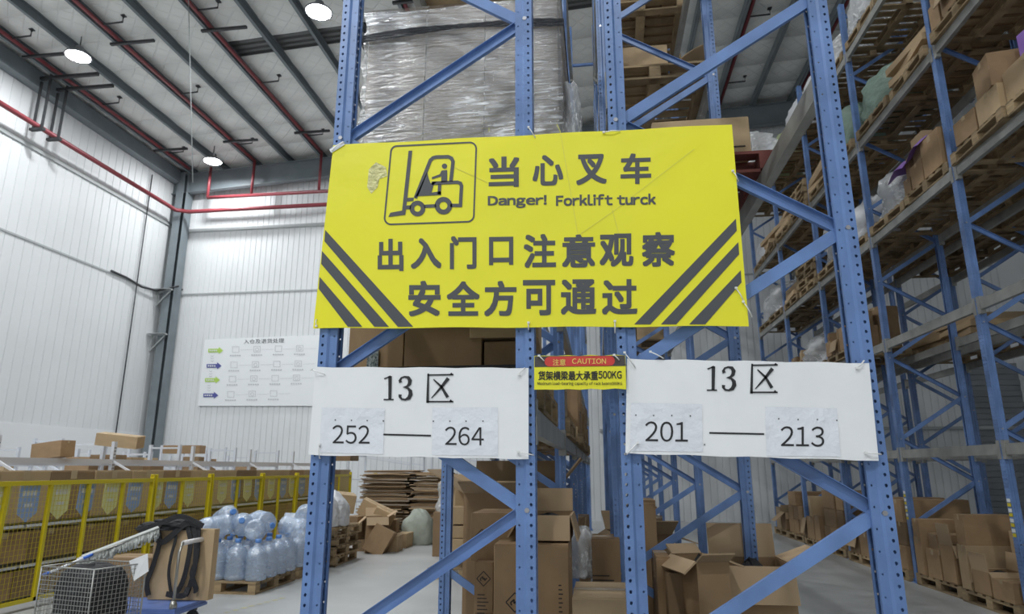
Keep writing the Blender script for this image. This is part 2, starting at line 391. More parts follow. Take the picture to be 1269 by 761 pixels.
lamp(-6.05, 12.3, 'round high-bay lamp closest to the left blue upright')
for (x, y, pw, lab) in ((-12.75, 7, .7, 'left wall row, third from the back wall'), (-12.75, 1, .8, 'left wall row, fourth from the back wall'), (-6.05, 6.3, 1, 'second row, third from the back wall'), (-6.05, .3, 1.2, 'second row, fourth from the back wall'),
                    (-6.05, 18.6, 1, 'second row, nearest the back wall'), (-5.5, -5.6, 2.4, 'behind the camera, left one'), (.6, -4.4, 1.8, 'behind the camera, middle one'), (6.2, -5.6, .5, 'behind the camera, right one'), (2.65, 2.6, .12, 'wide aisle, nearer one'), (2.65, 9.0, .22, 'wide aisle, farther one')):
    lamp(x, y, 'high-bay lamp outside the picture, ' + lab, 'lamps outside the picture', pw)

# ---------------------------------------------------------------- pallet racks
POST_H = 9.1; PITCH_H = .0405
def post_mesh():
    """open omega upright, outer face at x=0, body towards -x, centre y=0; real holes"""
    b = MB(); n = int(POST_H / PITCH_H)
    def ringcell(o, u, v, uw, vh, hu, hv, rr):           # rectangle cell with an octagonal hole
        vs_ = [o, o + u * uw, o + u * uw + v * vh, o + v * vh]
        c = o + u * hu + v * hv
        oc = [c + u * rr * math.cos(PI / 8 + PI / 4 * k) + v * rr * 1.15 * math.sin(PI / 8 + PI / 4 * k) for k in range(8)]
        b.add(vs_ + oc, ((0, 1, 11, 10), (1, 2, 5, 4) if False else (1, 2, 4, 11), (2, 3, 6, 5), (3, 0, 9, 7), (2, 5, 4), (3, 7, 6), (0, 10, 9), (9, 8, 7)))
    Z = Vector((0, 0, 1)); X = Vector((1, 0, 0)); Y = Vector((0, 1, 0))
    for i in range(n):
        z = i * PITCH_H
        for sy in (-1, 1):
            ringcell(Vector((-.038, .045 * sy, z)), X, Z, .038, PITCH_H, .020, PITCH_H / 2, .0062)
            ringcell(Vector((0, .002 if sy > 0 else -.045, z)), Y, Z, .043, PITCH_H, .022, PITCH_H / 2, .006)
            if i % 2: ringcell(Vector((-.082, .036 * sy, z)), X, Z, .034, PITCH_H, .014, PITCH_H / 2, .0038)
            else: b.add([(-.082, .036 * sy, z), (-.048, .036 * sy, z), (-.048, .036 * sy, z + PITCH_H), (-.082, .036 * sy, z + PITCH_H)], ((0, 1, 2, 3),))
    h = n * PITCH_H
    b.add([(0, -.002, 0), (0, .002, 0), (0, .002, h), (0, -.002, h)], ((0, 1, 2, 3),))
    for sy in (-1, 1):
        b.add([(-.038, .045 * sy, 0), (-.048, .036 * sy, 0), (-.048, .036 * sy, h), (-.038, .045 * sy, h)], ((0, 1, 2, 3),))
        b.add([(-.082, .036 * sy, 0), (-.082, .02 * sy, 0), (-.082, .02 * sy, h), (-.082, .036 * sy, h)], ((0, 1, 2, 3),))
        b.add([(-.082, .02 * sy, 0), (-.076, .02 * sy, 0), (-.076, .02 * sy, h), (-.082, .02 * sy, h)], ((0, 1, 2, 3),))
    return b.mesh('post', BLUE)
POST_ME = post_mesh()
FOOT_ME = MB().box((-.12, -.08, 0), (.03, .08, .008)).box((-.1, -.07, .008), (.01, -.065, .05)).tube([(.018, .05, .008), (.018, .05, .03)], .008, 6).mesh('foot_plate', BLUE)
def brace_mesh(W, za, zb, openside):
    """C channel in the frame plane from inner side x=.03 at za to x=W-.03 at zb"""
    b = MB(); p = Vector((.045, 0, za)); q = Vector((W - .045, 0, zb)); t = (q - p).normalized(); a = Vector((-t.z, 0, t.x)); n = Vector((0, -1, 0))
    yw = -.018 if not openside else .004
    wd = .054; fl = .024 * (1 if openside else -1)
    prof = [(-wd / 2, fl), (-wd / 2, 0), (wd / 2, 0), (wd / 2, fl)]; th = .0025
    def P(o, s_, d): return o + a * s_ + n * (d - yw)
    ins = [(-wd / 2 + th, fl), (-wd / 2 + th, th * (1 if fl > 0 else -1)), (wd / 2 - th, th * (1 if fl > 0 else -1)), (wd / 2 - th, fl)]
    pr = prof + ins[::-1]
    b.loft([[P(p, s_, d) for s_, d in pr], [P(q, s_, d) for s_, d in pr]], True, 0, False, smooth=False)
    for e, sx in ((p, 1), (q, -1)):
        c = e + Vector((-.01 * sx, 0, 0))
        b.loft([[c + Vector((.011 * math.cos(PI / 3 * k), y_, .011 * math.sin(PI / 3 * k))) for k in range(6)] for y_ in (.02, -.045 if not openside else -.047)], True, 1, True, smooth=False)
    return b.mesh('brace', [BLUE, BOLT])
def hbar_mesh(W, z): return MB().box((.04, -.015, z - .02), (W - .04, .012, z + .02)).mesh('brace', [BLUE])
LEV = (1.76, 3.32, 4.92, 6.52, 8.12)
FR = [2.85 + 2.45 * k for k in range(7)]
brc = {}
def frame(parent, xl, xr, y, mirror):
    """mirror False: nodes at left .75+1.163k, right 1.335+1.163k (as on both signed frames)"""
    W = xr - xl
    f = link('upright_frame', None, parent, (xl, y, 0))
    key = round(W, 2), mirror
    if key not in brc:
        L_ = [.75 + 1.163 * k for k in range(8)]; Rr = [1.335 + 1.163 * k for k in range(7)]
        ms = [hbar_mesh(W, .17), brace_mesh(W, .75, .17, False)]
        for k in range(7):
            ms.append(brace_mesh(W, L_[k], Rr[k], not mirror)); ms.append(brace_mesh(W, L_[k + 1], Rr[k], mirror))
        brc[key] = ms
    link('post', POST_ME, f, (0, 0, 0), (0, 0, PI)); link('post', POST_ME, f, (W, 0, 0))
    link('foot_plate', FOOT_ME, f, (0, 0, 0), (0, 0, PI)); link('foot_plate', FOOT_ME, f, (W, 0, 0))
    for m in brc[key]: link('brace', m, f)
    return f
def beam_mesh(L, side):
    """box beam along +y seated against the post's outer face line x=0, body towards -x*side"""
    b = MB(); s = side
    xa, xb = sorted((0.0, -.05 * s)); b.box((xa, .045, -.115), (xb, L - .045, 0))
    xa, xb = sorted((.004 * s, -.012 * s)); b.box((xa, .0445, -.08), (xb, .052, -.02))
    for y0 in (-.045, L - .045 - .0):                 # end connectors wrap the post face
        ya, yb_ = (y0 + .04, y0 + .097) if y0 < 0 else (y0 - .052, y0 + .005)
        xa, xb = sorted((.006 * s, -.048 * s)); b.box((xa, ya, -.16), (xb, yb_, .035))
    return b.mesh('load_beam', GALV)
BM = {s: beam_mesh(2.45, s) for s in (1, -1)}
racks = {}
def rack(key, label, xl, xr, frames, mirror, beams):
    t = thing('pallet_rack', label, 'rack', (0, 0, 0), group='blue pallet racks'); racks[key] = t
    for y in frames: frame(t, xl, xr, y, mirror)
    for (y, lv) in beams:
        for s, x in ((1, xr), (-1, xl)): link('load_beam', BM[s], t, (x, y, lv))
    return t
A, B, C, D = -1.25, -.27, .084, 1.11
E0, E1, G0, G1 = 4.2, 5.2, 5.55, 6.55
rack('left', 'blue pallet rack behind the left 252 to 264 notice', A, B, FR, False,
     [(y, l) for y in FR[:-1] for l in (LEV[0], 2.74, LEV[2], LEV[3], LEV[4])])
rack('mid', 'blue pallet rack behind the right 201 to 213 notice', C, D, FR, True,
     [(FR[0], LEV[1]), (FR[0], LEV[3])] + [(y, l) for y in FR[1:-1] for l in LEV[1:]])
rack('right', 'blue pallet rack across the wide aisle, facing the aisle', E0, E1, FR[1:], True,
     [(y, l) for y in FR[1:-1] for l in LEV])
rack('far', 'blue pallet rack standing back to back behind the right-hand rack', G0, G1, FR[1:], False,
     [(y, l) for y in FR[1:-1] for l in LEV])
t = racks['mid']
for y in FR[2:5]:
    for z in (8.3,): MB().box((B, y - .02, z), (C, y + .02, z + .04)).build('row_spacer', BLUE, t)
# adhesive rack marks on right-hand posts
for (x, y) in ((E0 - .004, FR[2]), (E0 - .004, FR[3])):
    for k, z in enumerate((1.42, 1.32, 1.22, 1.12)):
        for dz, m_ in ((0, PYEL), (.045, PWHITE)): MB().box((x - .002, y - .03, z + dz - .3), (x, y + .03, z + dz - .265)).build('location_sticker', FENCE if dz == 0 else PWHITE, racks['right'])

# ---------------------------------------------------------------- pallets
PW, PL = 1.0, 1.1                                  # x width, y length
def pallet_parts():
    out = []
    top = MB().box((-PW / 2, -.05, 0), (PW / 2, .05, .02)).mesh('top_board', WOOD)
    for y in (-PL / 2 + .05, PL / 2 - .05): out.append(('bottom_board', top, (0, y, 0.0)))
    for k in range(7): out.append(('top_board', top, (0, -PL / 2 + .05 + k * (PL - .1) / 6, .125)))
    st = MB().box((-.05, -PL / 2, 0), (.05, PL / 2, .02)).mesh('stringer', WOOD)
    bl = MB().box((-.05, -.06, 0), (.05, .06, .085)).mesh('block', WOOD)
    for x in (-PW / 2 + .05, 0, PW / 2 - .05):
        out.append(('stringer', st, (x, 0, .105))); out.append(('bottom_board', st, (x, 0, .0)) if x == 0 else ('bottom_board', st, (x, 0, .001)))
        for y in (-PL / 2 + .06, 0, PL / 2 - .06): out.append(('block', bl, (x, y, .02)))
    return out
PP = pallet_parts()
def joined_pallet(m=WOOD):
    b = MB()
    for n, me, (x, y, z) in PP:
        b.add([(v.co.x + x, v.co.y + y, v.co.z + z) for v in me.vertices], [list(p.vertices) for p in me.polygons])
    return b.mesh('wooden_pallet', m)
PJ = joined_pallet(); PJR = joined_pallet(WOODRED)
def pallet(x, y, z, label, rz=0, near=None, group=None, red=False):
    near = y < 9.5 if near is None else near
    if near and not red:
        t = thing('wooden_pallet', label, 'pallet', (x, y, z), rz, group)
        for n, me, l in PP: link(n, me, t, l)
        return t
    return tag(link('wooden_pallet', PJR if red else PJ, loc=(x, y, z), rot=(0, 0, rz)), label, 'pallet', group)

# ---------------------------------------------------------------- cartons
def carton_mesh(m=KRAFT):
    b = MB(); b.cbox((-.5, -.5, 0), (.5, .5, .985), .008)
    b.box((-.495, -.495, .985), (.495, -.006, 1.0)); b.box((-.495, .006, .985), (.495, .495, 1.0))
    return b.mesh('carton', [m])
CM = {'k': carton_mesh(KRAFT), 'g': carton_mesh(KRAFTD), 'l': carton_mesh(KRAFTL), 'p': carton_mesh(PURP)}
TM = MB().box((-.503, -.07, 1.0), (.503, .07, 1.004)).box((-.505, -.07, .82), (-.501, .07, 1.004)).box((.501, -.07, .82), (.505, .07, 1.004)).mesh('packing_tape', TAPE)
SM = MB().box((-.32, -.507, .3), (-.08, -.5005, .48)).mesh('shipping_label', SHELLG)
def open_mesh(m):
    b = MB(); t = .02
    b.box((-.5, -.5, 0), (.5, .5, .03)); b.box((-.5, -.5, 0), (.5, -.5 + t, 1)); b.box((-.5, .5 - t, 0), (.5, .5, 1)); b.box((-.5, -.5 + t, 0), (-.5 + t, .5 - t, 1)); b.box((.5 - t, -.5 + t, 0), (.5, .5 - t, 1))
    return b.mesh('open_carton', m)
OM = {'k': open_mesh(KRAFT), 'l': open_mesh(KRAFTL)}
FM = MB().box((-.5, 0, 0), (.5, .012, .5)).mesh('flap', KIN)
BMESH = MB()
rr = random.Random(3)
rings = []
for i in range(7):
    ph = i / 6 * PI / 2
    rings.append([(math.cos(ph) * .47 * math.cos(a * PI / 6) * (1 + rr.uniform(-.1, .02)), math.cos(ph) * .47 * math.sin(a * PI / 6) * (1 + rr.uniform(-.1, .02)), math.sin(ph) * (1 + rr.uniform(-.15, .1))) for a in range(12)])
BMESH.loft(rings); STUFFING = BMESH.mesh('contents', DUST)
def carton(x, y, z, d, label, rz=0, kind='k', group='brown cartons', tape=True, tilt=None, lab=False):
    o = link('carton', CM[kind], loc=(x, y, z), rot=(*(tilt or (0, 0)), rz), scale=d); tag(o, label, 'box', group)
    if tape: link('packing_tape', TM, o)
    if lab: link('shipping_label', SM, o)
    return o
def open_carton(x, y, z, d, label, rz=0, kind='k', angs=(60, 110, 50, 120), tilt=None, fill=True, group=None):
    """angs: lean of the -y, +x, +y, -x flap from upright outwards, degrees"""
    o = link('open_carton', OM[kind], loc=(x, y, z), rot=(*(tilt or (0, 0)), rz)); o.scale = (1, 1, 1)
    tag(o, label, 'box', group)
    o.data = o.data.copy()
    o.data.transform(Matrix.Diagonal((d[0], d[1], d[2], 1)))
    for k, a in enumerate(angs):
        wd = d[0] if k % 2 == 0 else d[1]; h = (d[1] if k % 2 == 0 else d[0])
        off = ((0, -d[1] / 2), (d[0] / 2, 0), (0, d[1] / 2), (-d[0] / 2, 0))[k]; rz_ = k * PI / 2
        fl = link('flap', FM, o, (off[0], off[1], d[2])); fl.rotation_euler = Euler((math.radians(a), 0, rz_)); fl.scale = (wd, 1, min(h, d[0]))
    if fill:
        c = link('contents', STUFFING, o, (0, 0, d[2] * .55), None, (d[0] * .92, d[1] * .92, d[2] * .45))
    return o

# ---------------------------------------------------------------- soft bags
def blob(name, seed, m, sub=(22, 36), flat=.5, neck=0., lump=.22, boxy=0.):
    r_ = random.Random(seed); ph = [(r_.uniform(1.5, 5), r_.uniform(1.5, 5), r_.uniform(0, 6), r_.uniform(.3, 1)) for _ in range(9)]
    b = MB(); rings = []
    for i in range(sub[0] + 1):
        v = i / sub[0]; th = v * PI; ring = []
        for j in range(sub[1]):
            a = 2 * PI * j / sub[1]
            d = sum(k * math.sin(p * math.cos(a) * 2 + q * th + s_ + p * math.sin(a)) for p, q, s_, k in ph) / 5
            rad = 1 + lump * d + lump * .35 * math.sin(5 * a + 7 * th + seed) * math.sin(th * 6 + 3 * a) + lump * .2 * math.sin(11 * a - 9 * th)
            rr_ = max(0, math.sin(th)) ** (.65 - .4 * boxy) * rad * (1 + boxy * .35 * (1 - abs(math.cos(2 * a))))
            z = -math.cos(th) * (1 + .1 * d)
            if z < -flat: z = -flat - (z + flat) * .05
            if neck and v > .86: z += (v - .86) * neck * 4
            ring.append((rr_ * math.cos(a) * .5, rr_ * math.sin(a) * .5, (z + flat) / (1 + flat)))
        rings.append(ring)
    b.loft(rings, True, 0, True); return b.mesh(name, m)
BAGS = {'white': [blob('plastic_bag', s, WBAG, neck=.5) for s in (1, 2)], 'green': [blob('net_bag', 5, GREENB), blob('net_bag', 6, GREENB)],
        'clear': [blob('clear_bag', 8, BAGF, lump=.3), blob('clear_bag', 9, BAGF, lump=.3)], 'pale': [blob('pale_bag', 11, LGREEN)], 'black': [blob('black_bag', 13, DUST)]}
BN = {'white': ('plastic_bag', 'white plastic bag'), 'green': ('net_bag', 'green netted bag'), 'clear': ('clear_bag', 'clear plastic wrapped bundle'), 'pale': ('plastic_bag', 'pale green bag'), 'black': ('plastic_bag', 'black plastic bag')}
def bag(kind, x, y, z, d, label, rz=0, v=0):
    me = BAGS[kind][v % len(BAGS[kind])]
    return tag(link(BN[kind][0], me, loc=(x, y, z), rot=(0, 0, rz), scale=d), label, 'bag')

def film_shell(d, seed, m=FILM, nm='stretch_film'):
    """wrinkled stretch-film sleeve around a load of size d, real relief"""
    r_ = random.Random(seed); b = MB(); rings = []
    per = []
    nx = 12
    for k in range(nx): per.append((-.5 + k / nx, -.5))
    for k in range(nx): per.append((.5, -.5 + k / nx))
    for k in range(nx): per.append((.5 - k / nx, .5))
    for k in range(nx): per.append((-.5, .5 - k / nx))
    nz = 30
    for i in range(nz + 1):
        z = i / nz; ring = []
        for (x, y) in per:
            g = .012 + .008 * r_.random() + .006 * math.sin(z * 40 + x * 9 + y * 5)
            ring.append((x * (d[0] + 2 * g), y * (d[1] + 2 * g), z * d[2]))
        rings.append(ring)
    b.loft(rings); 
    last = rings[-1]; b.add([(p[0], p[1], p[2] + .012) for p in last[::6]], [list(range(8))])
    return b.mesh(nm, m)

# ---------------------------------------------------------------- loads on the racks
LW = {0: 'floor', 1.76: 'lowest beams', 2.74: 'second beams', 3.32: 'second beams', 4.92: 'third beams', 6.52: 'fourth beams', 8.12: 'top beams'}
# loads that nearer things hide completely in the photograph are left out
UNSEEN = {('middle', 2, 4.92, 'near'), ('middle', 2, 4.92, 'far'), ('middle', 1, 3.32, 'near'), ('middle', 1, 3.32, 'far'), ('middle', 1, 4.92, 'far'), ('middle', 2, 3.32, 'near'), ('middle', 2, 3.32, 'far'), ('middle', 1, 6.52, 'near'), ('middle', 3, 3.32, 'far'),
          ('right', 1, 0, 'near'), ('right', 1, 6.52, 'near'), ('right', 2, 8.12, 'near'), ('right', 1, 8.12, 'far'), ('right', 5, 3.32, 'near'), ('right', 5, 3.32, 'far'),
          ('left', 1, 4.92, 'near'), ('left', 4, 1.76, 'far'), ('left', 5, 1.76, 'near'), ('left', 5, 1.76, 'far'),
          ('rearmost', 1, 0, 'near'), ('rearmost', 2, 0, 'near'), ('rearmost', 3, 0, 'near'), ('rearmost', 1, 4.92, 'near'), ('rearmost', 1, 4.92, 'far'), ('rearmost', 1, 6.52, 'near'), ('rearmost', 1, 6.52, 'far'), ('rearmost', 2, 6.52, 'near'), ('rearmost', 2, 6.52, 'far')}
def load(rname, side, x, y, lv, bay, pos, kind, rng, hmax=1.1, base=True, pj=0.):
    """a pallet and what stands on it. bay: ordinal from the front; pos: 'near' or 'far' half of the bay"""
    if (rname, bay, lv, pos) in UNSEEN: return
    where = '%s, %s bay, %s rack' % (LW[lv], ORD[bay], rname)
    rz = rng.uniform(-.04, .04); x = x + side * rng.uniform(0, .07); z = lv
    if base: pallet(x, y, z, 'wooden pallet, %s half, %s' % (pos, where), rz); z += .147
    if kind == 'cartons' or kind == 'wrapped':
        nx, ny = rng.choice(((2, 2), (2, 3), (1, 2), (2, 2))) if lv else rng.choice(((2, 2), (1, 3)))
        dx, dy = .96 / nx, 1.04 / ny; dz = rng.uniform(.22, .36); nl = max(1, int(hmax * rng.uniform(.6, 1) / dz)); kd = rng.choice('kkkl')
        if kind == 'wrapped': kd = 'g'
        for k in range(nl):
            for i in range(nx):
                for j in range(ny):
                    if kind == 'cartons' and k == nl - 1 and rng.random() < .3: continue
                    s_ = rng.uniform(.9, .985) if kind == 'cartons' else .985
                    cn = ('front' if j == 0 else 'rear' if j == ny - 1 else 'middle') + (' left' if i == 0 else ' right')
                    carton(x + (-.48 + dx * (i + .5)), y + (-.52 + dy * (j + .5)), z + k * dz, (dx * s_, dy * s_, dz - .003),
                           'carton, layer %s, %s, %s pallet, %s' % (['one', 'two', 'three', 'four', 'five', 'six', 'seven'][k], cn, pos, where), 
                           rng.uniform(-.05, .05) if kind == 'cartons' else 0, kd, 'cartons %s' % where, lab=rng.random() < .2, tape=y < 11)
        if kind == 'wrapped':
            tag(link('stretch_film', film_shell((.98, 1.06, nl * dz + .01), rng.random()), loc=(x, y, z)), 'clear stretch film on the %s cartons, %s' % (pos, where), 'film')
    elif kind == 'mixed':
        yy = y - .5; k = 0
        while yy < y + .35:
            dy_ = min(rng.uniform(.3, .5), y + .54 - yy); xx = x - .5; d = (.5, dy_, .3)
            while xx < x + .3:
                d = (min(rng.uniform(.32, .62), x + .5 - xx), dy_ * rng.uniform(.85, 1), rng.uniform(.2, .5)); cx_ = xx + d[0] / 2; cy_ = yy + d[1] / 2
                if rng.random() < .2:
                    open_carton(cx_, cy_, z, d, 'open carton, %s on the %s pallet, %s' % (ORD[k], pos, where), rng.uniform(-.06, .06), angs=[rng.choice((5, 130, 155, 165)) for _ in range(4)])
                else:
                    carton(cx_, cy_, z, d, 'loose %s carton on the %s pallet, %s' % (ORD[k], pos, where), rng.uniform(-.06, .06), rng.choice('kkkl'), 'loose cartons %s' % where, lab=rng.random() < .2)
                    if rng.random() < .6 and hmax > .5:
                        d2 = (d[0] * rng.uniform(.7, .98), d[1] * .95, rng.uniform(.15, .4))
                        carton(cx_, cy_, z + d[2], d2, 'smaller carton atop %s one, %s pallet, %s' % (ORD[k], pos, where), rng.uniform(-.25, .25), rng.choice('kkl'), 'loose cartons %s' % where)
                xx += d[0] + .015; k += 1
            yy += dy_ + .02
    elif kind in BN:
        bag(kind, x - side * -.05, y, z, (rng.uniform(.85, 1.0), rng.uniform(.9, 1.15), rng.uniform(.6, .95)), BN[kind][1] + ' on the %s pallet, %s' % (pos, where), rng.uniform(0, 6), rng.randint(0, 3))
    elif kind == 'empties':
        for k in range(rng.randint(2, 4)):
            pallet(x + rng.uniform(-.03, .03), y, z + k * .147, 'empty pallet %s up, %s stack, %s' % (['two', 'three', 'four', 'five', 'six'][k], pos, where), rng.uniform(-.06, .06), near=False)
    elif kind == 'flat':
        for k in range(3):
            b_ = link('carton', CM['l'], loc=(x + rng.uniform(-.05, .05), y + rng.uniform(-.05, .05), z + k * .10), rot=(0, 0, rng.uniform(-.15, .15)), scale=(.95, 1.05, .095))
            tag(b_, 'flat tray %s up, %s pallet, %s' % (['one', 'two', 'three'][k], pos, where), 'box')

rg = random.Random(21)
HALL = 0
xm1, xm2, xm3, xm4 = (A + B) / 2, (C + D) / 2, (E0 + E1) / 2, (G0 + G1) / 2
def two(k): return ((FR[k] + .64, 'near'), (FR[k] + 1.81, 'far'))
# left rack: lowest beams through all bays
for k in range(1, 6):
    for y, pos in two(k): load('left', 1, xm1, y, 1.76, k, pos, rg.choice(('cartons', 'mixed')), rg, .8)
# left rack third beams
load('left', 1, xm1, FR[0] + 1.81, 4.92, 0, 'far', 'cartons', rg, .6)
load('left', 1, xm1, FR[1] + .64, 4.92, 1, 'near', 'cartons', rg, .6)
# middle rack
for k, lv, pos, kind in ((1, 6.52, 'near', 'cartons'), (1, 6.52, 'far', 'mixed'), (2, 4.92, 'near', 'cartons'), (2, 6.52, 'near', 'flat'), (1, 3.32, 'near', 'flat'), (1, 3.32, 'far', 'cartons'), (2, 3.32, 'near', 'mixed'), (2, 3.32, 'far', 'cartons'), (1, 4.92, 'far', 'flat'), (3, 3.32, 'near', 'cartons'), (3, 3.32, 'far', 'mixed'), (2, 4.92, 'far', 'cartons')):
    load('middle', 1, xm2, dict((p, y) for y, p in two(k))[pos], lv, k, pos, kind, rg, .8)
# right rack: floor pallets of cartons
for k in range(1, 6):
    for y, pos in two(k):
        load('right', -1, xm3, y, 0, k, pos, 'mixed' if k < 3 else rg.choice(('cartons', 'mixed', 'cartons')), rg, 1.25)
KR = {(1, 4.92, 'far'): 'mixed', (2, 4.92, 'near'): 'mixed', (2, 4.92, 'far'): 'clear', (3, 4.92, 'near'): 'white', (3, 4.92, 'far'): 'clear', (4, 4.92, 'near'): 'empties', (4, 4.92, 'far'): 'flat', (5, 4.92, 'near'): 'clear', (5, 4.92, 'far'): 'white',
      (1, 6.52, 'far'): 'mixed', (1, 6.52, 'near'): 'cartons', (2, 6.52, 'near'): 'flat', (2, 6.52, 'far'): 'green', (3, 6.52, 'near'): 'green', (3, 6.52, 'far'): 'flat', (4, 6.52, 'near'): 'empties', (4, 6.52, 'far'): 'flat', (5, 6.52, 'near'): 'flat', (5, 6.52, 'far'): 'white',
      (1, 8.12, 'far'): 'cartons', (2, 8.12, 'near'): 'mixed', (2, 8.12, 'far'): 'clear', (3, 8.12, 'near'): 'clear', (3, 8.12, 'far'): 'white', (4, 8.12, 'near'): 'white', (4, 8.12, 'far'): 'pale', (5, 8.12, 'near'): 'pale', (5, 8.12, 'far'): 'mixed',
      (3, 3.32, 'far'): 'mixed', (4, 3.32, 'near'): 'clear', (4, 3.32, 'far'): 'mixed', (5, 3.32, 'near'): 'white', (5, 3.32, 'far'): 'mixed'}
for (k, lv, pos), kind in KR.items(): load('right', -1, xm3, dict((p, y) for y, p in two(k))[pos], lv, k, pos, kind, rg, .6)
for k in range(1, 4):
    for y, pos in two(k):
        for lv in ((4.92, 6.52) if k < 3 else (3.32, 4.92)): load('rearmost', -1, xm4, y, lv, k, pos, rg.choice(('cartons', 'flat')), rg, .5)
for k in (1, 2, 3):
    y, pos = two(k)[0]; load('rearmost', -1, xm4, y, 0, k, pos, 'cartons', rg, .9)

# purple boxes with a white tick, purple sheet
pallet(xm3 - .05, 6.0, 4.92, 'wooden pallet under the purple box, third beams of the right rack')
carton(4.55, 6.2, 5.067, (.7, .8, .36), 'brown carton under the purple box high on the right rack', 0, 'l', None)
c0 = carton(4.55, 6.28, 5.428, (.42, .42, .34), 'purple box with a white tick, high on the right rack', .1, 'p', None, tape=False)
b = MB(); b.bar((-.506, -.10, .45), (-.506, 0, .3), .07, .004, (-1, 0, 0)); b.bar((-.506, -.01, .3), (-.506, .16, .68), .07, .004, (-1, 0, 0)); b.build('tick_mark', PWHITE, c0)
b = MB()
pts = [(4.17, 8.25 + .12 * k, 5.60 + .05 * math.sin(k * 1.3) - .012 * k) for k in range(9)]
b.loft([[(x - .05, y, z - .1 - .02 * (y % .2)), (x + .12, y + .05, z + .06), (x + .42, y, z + .1)] for x, y, z in pts], False)
tag(b.build('purple_sheet', PURP), 'crumpled purple sheet draped over cartons on the right rack', 'sheet')

# ---------------------------------------------------------------- wrapped load on the left rack
pallet(xm1, 3.62, 2.74, 'wooden pallet under the tall stretch-wrapped carton load', near=True)
WX0, WX1 = at(452, 120, Y=3.08).x, at(693, 120, Y=3.08).x
wy0 = 3.08; wz0 = 2.887; wh = at(575, 6, Y=wy0).z - wz0 - .02; wd = WX1 - WX0; seams = (wd * .315, wd * .625)
cells = [(0, .315), (.315, .625), (.625, 1.0)]
for k in range(3):
    for i, (a, c) in enumerate(cells):
        for j in range(2):
            carton(WX0 + wd * (a + c) / 2, wy0 + .27 + j * .54, wz0 + k * wh / 3, (wd * (c - a) - .004, .535, wh / 3 - .003),
                   'greyish carton in the film-wrapped stack, %s layer, %s column, %s row' % (('lower', 'middle', 'upper')[k], ('left', 'centre', 'right')[i], ('front', 'back')[j]), 0, 'g', 'stretch-wrapped cartons')
o = link('stretch_film', film_shell((wd, 1.08, wh + .005), 4), loc=(WX0 + wd / 2, wy0 + .54, wz0)); tag(o, 'clear glossy stretch film around the tall carton stack on left rack', 'film')
b = MB(); rings = []
zb = at(560, 37, Y=wy0).z - wz0
for k in range(33):
    u = k / 32; x = -wd / 2 - .03 + (wd + .06) * u; zz = zb - .035 + .03 * math.sin(u * PI) ; hh = .04 * (1 + .3 * math.sin(u * 9))
    rings.append([(x, -.57 - .004 * (k % 2), zz - hh / 2), (x, -.578, zz), (x, -.57 - .004 * ((k + 1) % 2), zz + hh / 2)])
b.loft(rings, False)
b.box((wd / 2 + .03, -.57, zb - .06), (wd / 2 + .034, .57, zb - .01)); b.box((-wd / 2 - .034, -.57, zb - .06), (-wd / 2 - .03, .57, zb - .01))
b.build('black_band', FILMBLK, o)
bag('clear', WX1 + .05, 3.5, 3.3, (.12, .3, .4), 'loose tuft of stretch film hanging off the wrapped stack', 0)

# cartons under the yellow sign on the lowest left-rack beams
z1 = 1.76
pallet(xm1, 3.70, z1, 'wooden pallet on the lowest beams, behind the left notice', near=True)
for px0, px1, hh, lab, kd in ((432, 500, .55, 'brown carton with a lifted flap below the yellow sign, leftmost', 'k'), (501, 597, .68, 'wide plain brown carton below the yellow sign, in the middle', 'k'), (600, 655, .22, 'low brown carton with a white label, below the yellow sign', 'k')):
    x0, x1 = at(px0, 430, Y=3.25).x, at(px1, 430, Y=3.25).x
    carton((x0 + x1) / 2, 3.55, z1 + .147, (x1 - x0, .6, hh), lab, 0, kd, 'cartons below the yellow sign')
b = MB(); b.box((A + .06, 3.10, 1.93), (B - .06, 3.13, 1.985)); tag(b.build('black_strap_roll', DUST), 'black folded film edge lying along the cartons behind the notice', 'film')
b = MB(); x0, x1 = at(452, 440, Y=3.2).x, at(466, 440, Y=3.2).x
b.box((x0, 3.235, 1.9), (x1, 3.245, 2.1)); tag(b.build('foil_strip', mat('speckled_foil', (.35, .38, .36), .3, .3, noise=.8, nscale=90, c2=(.03, .05, .05))), 'speckled foil strip on the left carton below the sign', 'strip')
carton(xm1 + .28, 3.5, z1 + .147 + .24, (.35, .5, .2), 'shallow carton resting on the low labelled carton', .05, 'l', 'cartons below the yellow sign')

# middle rack: pallet with boxes on the third beams, red pallet on the second
pallet(xm2, 5.95, 4.92, 'pale wooden pallet above the yellow sign, on the middle rack', near=True)
zz = 4.92 + .147
carton(.52, 5.75, zz, (.42, .5, .26), 'taped carton standing on the pale pallet above the yellow sign', 0, 'l', 'cartons above the yellow sign')
carton(.22, 5.7, zz, (.2, .4, .12), 'small carton at the left end of the pale pallet', 0, 'l', 'cartons above the yellow sign')
b = MB(); rings = []
for k in range(13):
    u = k / 12; rings.append([(.75 + .42 * u, 5.5, zz + .02 + .22 * math.sin(u * PI * .55)), (.75 + .42 * u, 6.3, zz + .04 + .24 * math.sin(u * PI * .55))])
lo = [[(p[0], p[1], p[2] - .012) for p in r] for r in rings]
b.loft([r + l[::-1] for r, l in zip(rings, lo)], True, 0, True)
tag(b.build('bent_cardboard', KIN), 'bent sheet of cardboard arching on the pale pallet', 'cardboard')
pallet(xm2 + .06, 4.55, 3.32, 'red wooden pallet to the right of the yellow sign', red=True)
c1 = carton(xm2 + .12, 4.35, 3.467, (.62, .6, .27), 'light carton with printed words on the red pallet', 0, 'l', None)
